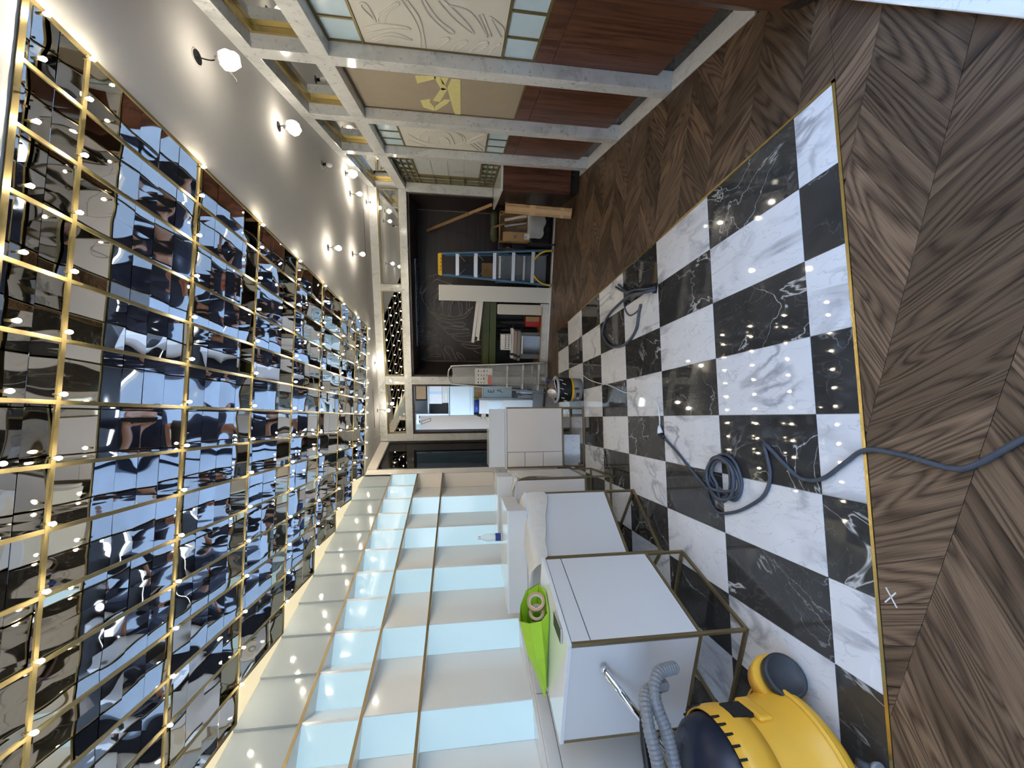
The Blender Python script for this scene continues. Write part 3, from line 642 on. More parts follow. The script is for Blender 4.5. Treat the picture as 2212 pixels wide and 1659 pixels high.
# ------------------------------------------------------------------ loose lamps hanging from holes in the white ceiling
LAMPS = [((1.07, 2.495), 2.586, 1, 'loose lit lamp in the white ceiling nearest the camera'),
         ((1.076, 3.41), 2.635, 1, 'loose lit lamp above the beige taped panel'),
         ((1.075, 4.335), 2.66, 0, 'unlit ceiling fitting between two lit lamps on the right'),
         ((1.20, 5.15), 2.655, 1, 'loose lit lamp close to the right marble beam near the back corner'),
         ((1.02, 5.30), 2.616, 1, 'loose lit lamp left of the lamp by the marble beam'),
         ((1.085, 6.15), 2.624, 1, 'loose lit lamp in the back right ceiling corner'),
         ((.32, 4.325), 2.628, 1, 'loose lit lamp in mid ceiling right beside the mirror grid'),
         ((.33, 5.245), 2.609, 1, 'loose lit lamp between the mirror grid and the back wall'),
         ((-1.97, 6.16), 2.558, 1, 'loose lit lamp in front of the doorway mirror'),
         ((-1.20, 6.14), 2.658, 1, 'small loose lit lamp in front of the middle clerestory mirror')]
for n_, ((u, v), z, on, lab) in enumerate(LAMPS):
    t = thing('ceiling_lamp', lab, 'lamp', (u, v, ZC), 0, 'loose lamps along the white ceiling')
    MB().lathe([(.036, -.003), (.040, -.001), (.040, 0.0)], seg=20).build('hole_rim', M_ceil, t)
    MB().lathe([(.033, -.005), (.033, -.0032)], seg=20).build('hole', M_black, t)
    d = z - ZC
    dx = random.uniform(-.012, .012)
    wire = smooth_path([(0, 0, -.004), (dx, .006, d * .4), (0, 0, d + .045)], 5)
    MB().tube(wire, .003, 6).build('wire', M_black, t)
    MB().lathe([(.012, d + .028), (.014, d + .034), (.014, d + .055), (.008, d + .06)], seg=12).build('socket', M_black if not on else M_alu, t)
    MB().lathe([(.006, d - .028), (.020, d - .018), (.026, d - .002), (.020, d + .016), (.011, d + .028)], seg=14).build('bulb', M_spot if on else M_labwhite, t)
    if n_ in (0, 1, 3):
        f = MB().lathe([(.020, d - .055), (.040, d - .035), (.048, d - .005), (.040, d + .022), (.016, d + .040)], seg=11, cap=False)
        f.v = [(x + random.uniform(-.006, .006), y + random.uniform(-.006, .006), zz + random.uniform(-.005, .005)) for x, y, zz in f.v]
        f.build('plastic_wrap', M_film, t)
    if n_ == 0:
        MB().tube(smooth_path([(.0, .01, d + .05), (-.03, .03, d + .02), (-.075, .02, d - .02), (-.10, .0, d - .03)], 4), .0018, 5).build('loose_wire', M_black, t)

# ------------------------------------------------------------------ backlit display shelf on the left wall
sh = thing('display_shelf', 'long white wall shelf of angled niches with pale blue backlit panels', 'shelf', (UL, 1.28, .95))
def Lp(u, v): return (u - UL, v - 1.28)
def panel(p, q, z0, z1, t, name, mat, parent=sh, bevel=0):
    d = Vector((q[0] - p[0], q[1] - p[1])).normalized(); n = Vector((-d.y, d.x)) * t
    return MB().prism([Lp(*p), Lp(*q), Lp(q[0] + n.x, q[1] + n.y), Lp(p[0] + n.x, p[1] + n.y)], z0 - .95, z1 - .95).build(name, mat, parent, bevel)
Z1, Z2, Z3, Z4 = 2.358, 2.008, 1.663, .955
V0, V1 = .64, 5.12
for z in (Z1, Z2, Z3):
    b_ = MB().prism([Lp(UL, V0), Lp(UL, V1), Lp(-2.76, V1), Lp(-2.76, V0)], z - .009 - .95, z + .009 - .95).build('shelf_board', M_lacw, sh)
    MB().box(0, .003, V0 - 1.28, V1 - 1.28, z - .009 - .95, z + .009 - .95).build('edge_strip', M_bronze, b_)
MB().prism([Lp(UL, V0), Lp(UL, V1), Lp(-2.76, V1), Lp(-2.76, V0)], .935 - .95, .955 - .95).build('shelf_board', M_lacg, sh)
k = 0
v = V0
while v < V1 - .01:
    # glossy fascia panels at the top, every 0.32 m
    panel((UL - .004, v + .001), (UL - .022, v + .3195), Z1 + .0095, 2.729, .02, 'fascia_panel', M_fascia)
    # small cells
    panel((UL - .006, v + .318), (-2.725, v + .188), Z2 + .0095, Z1 - .0095, -.012, 'lit_panel', M_lit)
    panel((UL, v), (-2.722, v + .186), Z2 + .0095, Z1 - .0095, .016, 'side_panel', M_lac)
    if k % 2 == 0:
        lit = v < 4.4
        for za, zb in ((Z3 + .0095, Z2 - .0095), (.9555, Z3 - .0095)):
            panel((UL - .006, v + .637), (-2.712, v + .512), za, zb, -.012, 'lit_panel' if lit else 'plain_panel', M_lit if lit else M_lacw)
            panel((UL, v), (-2.712, v + .51), za, zb, .016, 'side_panel', M_lac)
    k += 1; v += .32
MB().box(-.2, 0, V1 - 1.28, V1 - 1.26, 0, 2.715 - .95).build('end_panel', M_lacw, sh)

MB().prism([Lp(UL - .05, V0), Lp(UL - .05, V1), Lp(-2.76, V1), Lp(-2.76, V0)], Z1 + .01 - .95, 2.729 - .95).build('fascia_back', M_lacg, sh)

# base cabinets below the shelf
for n_ in range(7):
    va = .64 + .64 * n_; vb = va + .638
    names = ['nearest the camera', 'behind the brass edged tray', 'behind the nearest counter', 'behind the plastic covered counter', 'behind the angled counter', 'next to the last one', 'farthest from the camera']
    t = thing('base_cabinet', 'low white base cabinet under the backlit shelf, ' + names[n_], 'cabinet', (-2.52, va, 0), 0, 'base cabinets below the backlit shelf')
    MB().box(-.24, -.018, 0.001, vb - va, .08, .934).build('body', M_lacg, t)
    MB().box(-.017, .0, .002, vb - va - .002, .085, .86).build('door', M_lacg, t, bevel=.001)
    MB().box(-.017, .0, .002, vb - va - .002, .864, .932).build('drawer', M_lacg, t, bevel=.001)
    MB().box(-.24, -.03, .001, vb - va, .002, .08).build('kick', M_bronze, t)

# ------------------------------------------------------------------ free standing white counters on bronze frames
def counter(label, loc, rz, w, d, frame_h=.262, top=.92, slab=True, style='plain', mat=M_lacg):
    """origin at the front right floor corner as seen from the front; front along +x from 0 to w, body behind (+y) d"""
    t = thing('display_counter', label, 'counter', loc, rz, 'white counters on bronze frames')
    s = .016
    for x in (s / 2, w - s / 2):
        for y in (s / 2, d - s / 2):
            MB().box(x - s/2, x + s/2, y - s/2, y + s/2, 0.001, top - .022).build('leg', M_bronze, t, bevel=.001)
    base = MB()
    for y in (s / 2, d - s / 2): base.box(s, w - s, y - s/2, y + s/2, 0.001, .017)
    for x in (s / 2, w - s / 2): base.box(x - s/2, x + s/2, s, d - s, 0.001, .017)
    base.build('base_frame', M_bronze, t)
    rail = MB()
    for y in (s / 2, d - s / 2): rail.box(s, w - s, y - s/2, y + s/2, frame_h - .016, frame_h)
    for x in (s / 2, w - s / 2): rail.box(x - s/2, x + s/2, s, d - s, frame_h - .016, frame_h)
    rail.build('body_rail', M_bronze, t)
    b = MB().box(.003, w - .003, .024, d - .003, frame_h + .001, top - .021).build('body', mat, t)
    if style == 'drawer':
        MB().box(s + .001, w - s - .001, .002, .020, .808, top - .024).build('drawer', mat, t)
        MB().box(s + .001, w - s - .001, .002, .020, frame_h + .003, .802).build('door', mat, t)
    elif style == 'split':
        dv = w * .735
        MB().box(w - dv, w - s - .001, .001, .020, frame_h + .003, top - .024).build('door', mat, t)
        hs = [frame_h + .003, .49, .70, top - .024]
        for q in range(3):
            MB().box(s + .001, w - dv - .006, .001, .020, hs[q], hs[q+1] - .006).build('drawer', mat, t)
    else:
        MB().box(s + .001, w - s - .001, .002, .020, frame_h + .003, top - .024).build('door', mat, t)
    tp = MB().box(-.002, w + .002, -.002, d + .002, top - .020, top).build('top', M_lac, t, bevel=.0015)
    return t
# nearest: front faces the room (+U); local x runs along -V, y along -U
RZ_D = math.radians(90)
counter('nearest white counter with a drawer front, lime green bag on top', (-1.60, 1.425, 0), RZ_D, .607, .61, style='drawer', mat=M_lacg)
counter('white counter turned at an angle, loose tissue wrap over its top', (-1.775, 2.244, 0), math.atan2(.525, .199), .562, .56, mat=M_lacg)
cB = ck(-.552, 3.621)
counter('white counter half covered by tissue, between the angled one and the end one', (cB[0], cB[1], 0), TH + math.radians(90), .588, .56, mat=M_lacw)
cA = ck(-.566, 4.421)
counter('end white counter facing the room with three small drawers at its left', (cA[0], cA[1], 0), TH, .684, .56, style='split', mat=M_lacw)
# white display boxes on the counters
def dbox(label, x0, x1, y0, y1, z0, z1, mat=M_lacg):
    c = ck(x0, y0); t = thing('display_box', label, 'display box', (c[0], c[1], z0), TH, 'white display boxes on the counters')
    w, d, h = x1 - x0, y1 - y0, z1 - z0
    MB().box(.002, w - .002, .002, d - .002, 0.0005, h - .014).build('body', mat, t)
    MB().box(0, w, 0, d, h - .0135, h).build('lid', M_lac, t, bevel=.001)
dbox('white display box on the angled counter, nearest the camera', -1.42, -.69, 2.965, 3.20, .922, 1.07)
dbox('white display box behind the nearest box, set further back', -1.40, -.73, 3.405, 3.68, .922, 1.045, M_lacw)
dbox('white display box on the half covered counter', -1.15, -.556, 3.76, 4.05, .922, 1.07, M_lacg)
dbox('long white display box on the end counter', -.55, .10, 4.43, 4.80, .922, 1.10, M_lac)
# marble offcut below the end counter
c = ck(-.54, 4.60)
t = thing('marble_offcut', 'grey marble slab leaning under the end counter', 'slab', (c[0], c[1], 0), TH)
MB().bar((.15, 0, .0), (.15, .06, .225), .36, .02, up=(0, -1, 0)).build('slab', M_marble, t)
MB().box(-.03, .0, -.02, .03, .001, .03).build('spacer', M_wood, t)

# tissue wrap over the counters
def sheet(name, label, cat, poly_pts, mat, thick=.0015, wob=.012):
    """poly_pts: rows of points"""
    rows = len(poly_pts); cols = len(poly_pts[0]); s = MB()
    base = Vector(poly_pts[0][0])
    P = [[Vector(p) - base + Vector((random.uniform(-wob, wob), random.uniform(-wob, wob), random.uniform(-wob, wob))) for p in r] for r in poly_pts]
    for r in P:
        for p in r: s.v.append(tuple(p))
    for i in range(rows - 1):
        for j in range(cols - 1):
            s.f.append((i*cols + j, i*cols + j + 1, (i+1)*cols + j + 1, (i+1)*cols + j)); s.sm.append(True)
    t = thing(name, label, cat, tuple(base))
    o = s.build('sheet', mat, t)
    so = o.modifiers.new('solid', 'SOLIDIFY'); so.thickness = thick
    sb = o.modifiers.new('sub', 'SUBSURF'); sb.levels = 2; sb.render_levels = 2
    return t
def lerp(a, b, t): return tuple(a[i] + (b[i] - a[i]) * t for i in range(3))
dirC = Vector((.199, .525, 0)).normalized(); nC = Vector((dirC.y, -dirC.x, 0))     # outward normal of the angled counter's front
C0 = Vector((-1.775, 2.244, 0))
rows = []
for i in range(8):
    p = C0 + dirC * (-.06 + .088 * i)
    drop = [.86, .80, .83, .78, .80, .76, .75, .72][i]
    edge = p + nC * .012
    rows.append([tuple(p - nC * .16 + Vector((0, 0, .945))), tuple(p - nC * .05 + Vector((0, 0, .938))), tuple(edge + Vector((0, 0, .925))), tuple(edge + nC * .012 + Vector((0, 0, (.925 + drop) / 2))), tuple(edge + nC * .010 + Vector((0, 0, drop)))])
sheet('tissue_wrap', 'crumpled cream tissue wrap hanging over the front edge of the angled counter', 'wrapping', rows, M_paper, wob=.012)
bx = Vector((-ST, CT, 0)); by = Vector((CT, ST, 0)); B0 = Vector((cB[0], cB[1], 0))
rows = []
for i in range(6):
    p = B0 + bx * (-.03 + .07 * i)
    drop = [.44, .55, .62, .66, .70, .74][i]
    e_ = p + by * .014
    rows.append([tuple(p - by * .12 + Vector((0, 0, .945))), tuple(e_ + Vector((0, 0, .928))), tuple(e_ + by * .012 + Vector((0, 0, (.93 + drop) / 2))), tuple(e_ + by * .008 + Vector((0, 0, drop)))])
sheet('tissue_wrap', 'grey white tissue wrap hanging down the half covered counter', 'wrapping', rows, M_paper, wob=.012)

# water bottle behind the display boxes
bt = thing('water_bottle', 'small clear water bottle with a blue label', 'bottle', (-2.158, 3.044, 1.046))
MB().lathe([(.028, 0), (.032, .006), (.032, .06), (.030, .075), (.032, .09), (.032, .13), (.024, .165), (.013, .19), (.012, .20)], seg=18).build('body', M_water, bt)
MB().lathe([(.0330, .015), (.0330, .062)], seg=18, cap=False).build('label_band', M_labblue, bt)
MB().lathe([(.014, .195), (.015, .197), (.015, .215), (.013, .217)], seg=14).build('cap', M_labwhite, bt)

# lime bag, tape rolls and phone on the nearest counter
bag = thing('paper_bag', 'lime green bag lying open on the nearest counter', 'bag', (-1.85, 1.78, .921))
BO = Vector((-1.85, 1.78, .921))
lip = [(-1.742, 1.765, .924), (-1.70, 1.88, .925), (-1.735, 1.97, .945), (-1.79, 1.985, 1.005), (-1.83, 1.92, 1.06), (-1.845, 1.82, 1.075), (-1.80, 1.755, 1.03), (-1.77, 1.735, .975)]
tail = [(-2.20, 1.715, .924), (-2.22, 1.74, .924), (-2.24, 1.76, .928), (-2.25, 1.765, .945), (-2.235, 1.75, .955), (-2.20, 1.725, .955), (-2.18, 1.705, .945), (-2.185, 1.70, .930)]
mid = []
for q in range(8):
    l, t_ = Vector(lip[q]), Vector(tail[q]); mm_ = l.lerp(t_, .5)
    bul = {0: (0, 0, 0), 1: (.0, .07, 0), 2: (0, .07, 0), 3: (0, .04, .01), 4: (0, .02, .02), 5: (0, -.005, .02), 6: (0, -.03, .01), 7: (.0, -.02, .0)}[q]
    mm_ += Vector(bul); mm_.z = max(mm_.z, .923); mid.append(mm_)
tip = [Vector((-2.31, 1.735, .925 + .004 * (q in (3, 4, 5)))) for q in range(8)]
s = MB()
for rg_ in (lip, mid, tail, tip):
    for p in rg_: s.v.append(tuple(Vector(p) - BO))
for q in range(3):
    for j in range(8):
        s.f.append((q*8 + j, q*8 + (j+1) % 8, (q+1)*8 + (j+1) % 8, (q+1)*8 + j)); s.sm.append(False)
o = s.build('bag_body', M_lime, bag); so = o.modifiers.new('solid', 'SOLIDIFY'); so.thickness = .0015; so.offset = 0
s = MB()
for j in range(8):
    l0, l1 = Vector(lip[j]) - BO, Vector(lip[(j+1) % 8]) - BO
    s.face([tuple(l0), tuple(l1), tuple(l1 + Vector((.003, -.001, .007 * (j % 3)))), tuple(l0 + Vector((.003, -.001, .007 * ((j + 2) % 3))))])
s.build('bag_rim', M_limein, bag)
for n_, (x, y, r, z) in enumerate(((.085, .085, .052, .058), (.035, .06, .045, .056))):
    t = thing('tape_roll', ['larger brown tape roll standing in the lime bag', 'smaller brown tape roll standing in the lime bag'][n_], 'tape roll', (-1.85 + x, 1.78 + y, .921 + z), 0, 'tape rolls in the bag')
    rt = Matrix.Rotation(math.radians(-25), 4, 'Z') @ Matrix.Rotation(math.radians(80), 4, 'Y')
    MB().lathe([(r, -.012), (r, .012)], seg=28, cap=False).lathe([(r * .72, .012), (r * .72, -.012)], seg=28, cap=False).lathe([(r * .72, .012), (r, .012)][::-1], seg=28, cap=False).lathe([(r * .72, -.012), (r, -.012)], seg=28, cap=False).xf(rt).build('tape', M_tapeb, t)
    MB().lathe([(r * .715, -.011), (r * .715, .011)], seg=28, cap=False).lathe([(r * .66, .011), (r * .66, -.011)], seg=28, cap=False).lathe([(r * .66, .011), (r * .715, .011)][::-1], seg=28, cap=False).xf(rt).build('core', M_labwhite, t)
ph = thing('phone', 'black phone lying on the edge of the nearest counter', 'phone', (-1.66, 1.585, .921), math.radians(12))
MB().box(-.036, .036, -.075, .075, .0, .0085).build('body', M_alu, ph, bevel=.003)
MB().box(-.034, .034, -.073, .073, .0087, .0093).build('screen', M_black, ph)

# brass edged tray and a black handled tool in the gap by the wall
tr = thing('tray_unit', 'low marble topped tray unit with brass edges beside the wall cabinets', 'tray', (-2.46, 1.06, 0))
for x in (.008, .252):
    for y in (.008, .352): MB().box(x - .008, x + .008, y - .008, y + .008, .001, .43).build('leg', M_bronze, tr)
MB().box(.0, .26, .0, .016, .43, .455).box(.0, .26, .344, .36, .43, .455).box(.0, .016, .016, .344, .43, .455).box(.244, .26, .016, .344, .43, .455).build('rim', M_brass, tr)
MB().box(.017, .243, .017, .343, .425, .44).build('tray_top', M_marble, tr)
ha = thing('brush_tool', 'black handled tool resting on the brass edged tray', 'tool', (-2.36, 1.20, .456))
MB().tube([(0, 0, .012), (-.02, .03, .10), (-.05, .085, .30)], .016, 12, rr=[.010, .015, .019]).build('handle', M_black, ha)
MB().tube([(0, 0, .004), (.0, .0, .03)], .02, 12).build('collar', M_alu, ha)

# ------------------------------------------------------------------ yellow vacuum cleaner
vu, vv = -1.795, .945
vac = thing('vacuum_cleaner', 'yellow tub vacuum cleaner with dark lid and grey hose', 'vacuum', (vu, vv, 0), math.radians(20))
SX, SY = 1.0, 1.0
MB().lathe([(.20, .050), (.255, .062), (.280, .085), (.288, .120), (.284, .125), (.274, .135), (.260, .20), (.242, .30), (.232, .385), (.226, .40)], seg=48, sx=SX, sy=SY).build('tub', M_yellow, vac)
MB().lathe([(.2895, .112), (.296, .118), (.296, .126), (.2855, .130)], seg=48, cap=False).build('rim', M_yellow, vac)
lid = MB().lathe([(.226, .402), (.231, .41), (.229, .45), (.214, .50), (.185, .535), (.12, .555), (.02, .562)], seg=48).build('lid', M_navy, vac)
MB().lathe([(.2335, .29), (.2385, .33), (.2375, .40), (.230, .41)], seg=48, cap=False).build('lid_skirt', M_navy, vac)
# cowl of the motor head in yellow wrapped over the tub shoulder, with vents
cow = MB()
nseg = 22
for i in range(nseg + 1):
    a = math.radians(-48 + 165 * i / nseg)
    for r, z in ((.2415, .325), (.2455, .37), (.2455, .41), (.236, .452)):
        cow.v.append((r * math.cos(a), r * math.sin(a), z))
for i in range(nseg):
    for q in range(3):
        cow.f.append((i*4 + q, (i+1)*4 + q, (i+1)*4 + q + 1, i*4 + q + 1)); cow.sm.append(True)
o = cow.build('cowl', M_yellow, vac); so = o.modifiers.new('solid', 'SOLIDIFY'); so.thickness = .006; so.offset = 1
for i in range(14):
    a = math.radians(-42 + 9 * i) if i < 6 else math.radians(-42 + 9 * i + 22)
    MB().box(-.004, .002, -.0035, .0035, .43, .462).xf(Matrix.Rotation(a, 4, 'Z') @ Matrix.Translation((.2475, 0, 0))).build('vent_slot', M_black, vac)
for a, w, z0_, z1_, nm in ((8, .045, .30, .385, 'latch'), (62, .03, .395, .43, 'badge')):
    MB().box(-.006, .008, -w, w, z0_, z1_).xf(Matrix.Rotation(math.radians(a), 4, 'Z') @ Matrix.Translation((.247, 0, 0))).build(nm, M_black, vac, bevel=.003)
MB().box(.0005, .0015, -.02, .02, .408, .414).xf(Matrix.Rotation(math.radians(62), 4, 'Z') @ Matrix.Translation((.2545, 0, 0))).build('badge_mark', M_alu, vac)
lb = MB().box(-.012, .010, -.075, .075, .24, .30).xf(Matrix.Rotation(math.radians(8), 4, 'Z') @ Matrix.Translation((.246, 0, 0))).build('latch_pocket', M_yellow, vac, bevel=.012)
# wheels and casters
Minv = Matrix.Rotation(-math.radians(20), 4, 'Z') @ Matrix.Translation((-vu, -vv, 0))
def vloc(p): return tuple(Minv @ Vector(p))
def wheel(c, axis, r, w, name, mat):
    ax = Vector(axis).normalized(); rot = Vector((0, 0, 1)).rotation_difference(ax).to_matrix().to_4x4()
    q = Minv.to_3x3().to_4x4()
    mb_ = MB().lathe([(r * .8, -w/2), (r, -w/2 + .008), (r, w/2 - .008), (r * .86, w/2), (r * .84, w/2 - .004), (.01, w/2 - .002)], seg=32).xf(Matrix.Translation(vloc(c)) @ q @ rot)
    return mb_.build(name, mat, vac)
wheel((-1.53, 1.135, .083), (.80, -.42, .12), .080, .05, 'wheel', M_rubber)
wheel((-2.06, .76, .083), (-.85, .30, .08), .080, .05, 'wheel', M_rubber)
MB().lathe([(.05, -.09), (.085, -.07), (.092, .0), (.084, .012)], seg=32).xf(Matrix.Translation(vloc((-1.575, 1.158, .090))) @ Minv.to_3x3().to_4x4() @ Vector((0, 0, 1)).rotation_difference(Vector((.80, -.42, .12)).normalized()).to_matrix().to_4x4()).build('wheel_arch', M_yellow, vac)
for c_ in ((-1.53, .80, .028), (-1.93, .67, .028)):
    wheel(c_, (.3, -.9, 0), .027, .018, 'caster', M_greyp)
    MB().tube([vloc((c_[0], c_[1], .03)), vloc((c_[0], c_[1] + .03, .075))], .013, 10).build('caster_stem', M_rubber, vac)
# ribbed hose looped round the top and the chrome wand
def hose(pts, r, name, parent):
    P = smooth_path(pts, 10); rr = [r * (1.0 if i % 2 else .84) for i in range(len(P))]
    # resample for ribs
    L = [0]
    for i in range(1, len(P)): L.append(L[-1] + (P[i] - P[i-1]).length)
    n = int(L[-1] / .0075); Q = []; i = 0
    for k_ in range(n + 1):
        d = L[-1] * k_ / n
        while i < len(L) - 2 and L[i+1] < d: i += 1
        t_ = (d - L[i]) / max(1e-9, L[i+1] - L[i]); Q.append(P[i].lerp(P[i+1], t_))
    rr = [r * (1.0 if k_ % 2 else .85) for k_ in range(len(Q))]
    hm = MB().tube(Q, r, 12, rr=rr); hm.sm = [False] * len(hm.sm)
    return hm.build(name, M_hose, parent)
hl = [(-1.56, 1.24, .50), (-1.535, 1.20, .60), (-1.57, 1.13, .645), (-1.66, 1.05, .62), (-1.80, .95, .61), (-1.98, .85, .60), (-2.05, .95, .59), (-1.95, 1.10, .60), (-1.80, 1.16, .61), (-1.68, 1.12, .66), (-1.60, 1.10, .685), (-1.66, 1.00, .675), (-1.82, .86, .65), (-2.0, .74, .62)]
hose([vloc(p) for p in hl[:9]], .026, 'hose', vac)
hose([vloc(p) for p in [(-1.62, 1.22, .55), (-1.58, 1.16, .665), (-1.60, 1.07, .70), (-1.68, 1.0, .69), (-1.85, .90, .665), (-2.02, .80, .64)]], .026, 'hose', vac)
MB().tube([vloc(p) for p in smooth_path([(-1.60, 1.19, .66), (-1.70, 1.08, .70), (-1.86, .97, .69), (-2.02, .88, .66)], 5)], .014, 10).build('hose_grip', M_black, vac)
wd = thing('vacuum_wand', 'chrome vacuum tube leaning against the nearest counter', 'tube', (-1.73, 1.412, .75))
a_, b_ = Vector((0, -.006, .0)), Vector((-.31, -.20, -.28))
MB().tube([a_, b_], .0165, 16).build('tube', M_chrome, wd)
MB().tube([a_ + (a_ - b_).normalized() * .001, a_ + (b_ - a_) * .03], .0185, 16).build('tube_collar', M_chrome, wd)

# ------------------------------------------------------------------ cables on the floor
def cable(name, label, pts, r, mat, parts=None, n=8):
    base = Vector((pts[0][0], pts[0][1], 0))
    t = thing(name, label, 'cable', tuple(base))
    MB().tube(smooth_path([Vector(p) - base for p in pts], n), r, 8).build('cable', mat, t)
    return t, base
zc = .0085
ext = [(-.985, 2.40, .012), (-1.0, 2.32, zc), (-1.02, 2.20, zc), (-1.05, 2.08, zc), (-1.07, 1.97, zc), (-1.085, 1.87, zc), (-1.06, 1.77, zc)]
CO = [(.128, .120, 0, 0), (.095, .125, .01, .01), (.120, .085, -.015, .02), (.078, .092, .02, -.01), (.110, .110, .0, .0)]
for k_, (rx, ry, ox, oy) in enumerate(CO):                                  # coil
    for q in range(8):
        a = math.radians(190 - 45 * q - 12 * k_)
        ext.append((-.955 + ox + rx * math.cos(a), 1.755 + oy + ry * math.sin(a), zc + .008 * k_ + .006 * (q % 2)))
ext += [(-1.06, 1.84, .03), (-1.13, 1.86, zc), (-1.165, 1.77, zc), (-1.10, 1.66, zc), (-1.0, 1.56, zc), (-.90, 1.49, zc), (-.80, 1.48, zc), (-.72, 1.52, zc), (-.672, 1.55, zc), (-.685, 1.50, zc), (-.71, 1.43, zc), (-.735, 1.33, zc), (-.69, 1.24, zc), (-.59, 1.17, zc), (-.513, 1.111, zc), (-.483, 1.0, zc), (-.468, .874, zc), (-.426, .822, zc), (-.333, .76, zc), (-.2, .66, zc), (0.0, .45, zc), (.3, .1, zc)]
t, base = cable('extension_cable', 'thick blue grey extension cable coiled on the checker tiles and running over the planks', ext, .0085, M_cable, n=6)
MB().tube([Vector((-.974, 2.452, .016)) - base, Vector((-.985, 2.40, .014)) - base], .016, 12, rr=[.019, .012]).build('plug', M_black, t)
thin = [(-.969, 4.337, .006), (-.97, 4.106, .005), (-.936, 3.809, .005), (-.88, 3.474, .005), (-.852, 3.118, .005), (-.775, 2.836, .005), (-.768, 2.656, .005), (-.807, 2.551, .005), (-.88, 2.505, .006), (-.925, 2.485, .012)]
t, base = cable('thin_cable', 'thin cream cable running from the bucket to the extension cable plug', thin, .0045, M_labwhite, n=6)
MB().tube([Vector((-.925, 2.485, .014)) - base, Vector((-.955, 2.464, .016)) - base, Vector((-.971, 2.455, .016)) - base], .017, 12, rr=[.009, .018, .020]).build('socket', M_labwhite, t)
thick = [(.02, 2.80, .0), (-.005, 2.83, .06), (-.02, 2.95, .075), (-.04, 3.12, .06), (-.10, 3.35, .03), (-.20, 3.60, .015), (-.30, 3.73, .012), (-.42, 3.78, .012), (-.50, 3.62, .012), (-.50, 3.40, .012), (-.43, 3.18, .012), (-.30, 3.03, .012), (-.18, 3.02, .010), (-.10, 3.0, .010)]
t, base = cable('floor_cable', 'dark floor cable bundle looping out of a hole in the checker tiles', thick, .012, M_cable, n=6)
for pts in ([(.03, 2.80, .0), (.015, 2.86, .05), (.01, 3.0, .06), (-.01, 3.2, .05), (.0, 3.36, .03), (.03, 3.50, .03)], [(.01, 2.80, .0), (0.0, 2.88, .04), (-.02, 3.05, .04), (.0, 3.28, .03), (.05, 3.44, .03)]):
    MB().tube(smooth_path([Vector(p) - base for p in pts], 6), .010, 8).build('cable_tail', M_cable, t)
MB().tube(smooth_path([Vector(p) - base for p in [(-.03, 3.28, .03), (-.10, 3.33, .01), (-.17, 3.28, .008), (-.20, 3.19, .008), (-.17, 3.08, .008), (-.12, 2.99, .01)]], 6), .006, 8).build('cable_tail', M_cable, t)
MB().box(-.012, .055, -.04, .03, -.0005, .0012).xf(Matrix.Translation((-.02, .02, 0))).build('floor_hole', M_black, t)

# ------------------------------------------------------------------ end cabinet in the right corner
ec = thing('end_cabinet', 'walnut fronted low cabinet with white top in the back right corner', 'cabinet', (1.10, 5.03, 0))
MB().box(.0, .296, .004, .86, .112, .925).build('body', M_dwal, ec)
MB().box(.0, .296, -.014, .003, .115, .922).build('front_panel', M_walnut, ec, bevel=.001)
MB().box(-.004, .297, -.016, 1.20, .926, .948).build('top', M_strip, ec, bevel=.001)
MB().box(.03, .296, .02, .86, .003, .111).build('kick', M_kick, ec)

# ------------------------------------------------------------------ things stored in the niche
def cbox(name, label, cat, loc, rz, dims, mat, extra=None, tilt=(0, 0), group=None):
    t = thing(name, label, cat, loc, rz, group); t.rotation_euler = (tilt[0], tilt[1], rz)
    w, d, h = dims
    MB().box(0, w, 0, d, 0, h).build('body', mat, t, bevel=.003)
    return t
# (leans on the end cabinet)
lb = thing('long_carton', 'tall narrow brown cardboard carton leaning by the end cabinet', 'carton', (.83, 5.12, .002))
ax = Vector((.09, .36, .86)).normalized()
rot = Vector((0, 0, 1)).rotation_difference(ax).to_matrix().to_4x4() @ Matrix.Rotation(math.radians(-16), 4, 'Z')
def rb(mb_): return mb_.xf(Matrix.Translation((.03, .03, .035)) @ rot)
rb(MB().box(-.005, .115, -.06, .06, 0, .86)).build('body', M_card, lb, bevel=.002)
rb(MB().box(-.006, .116, -.0615, -.0605, .1, .14)).build('tape_band', M_tapeb, lb)
rb(MB().box(-.006, .116, -.0615, -.0605, .46, .53)).build('tape_band', M_tapeb, lb)
rb(MB().box(.03, .08, -.0625, -.0615, .0, .86)).build('tape_band', M_tapeb, lb)
rb(MB().bar((-.005, -.06, .86), (-.03, -.09, .915), .115, .003, up=(1, 0, 0)).bar((.055, .06, .86), (.055, .10, .91), .115, .003, up=(0, 0, 1))).build('flap', M_card, lb)
pk = thing('timber_batten', 'thin raw timber batten leaning across the dark niche', 'batten', (1.19, 6.36, .95))
MB().bar((0, 0, 0), (-.30, .95, 1.05), .045, .018, up=(0, 1, 0)).build('batten', M_wood, pk)
MB().bar((-.10, .30, .345), (-.115, .345, .395), .048, .022, up=(0, 1, 0)).build('batten_joint', M_wood, pk)
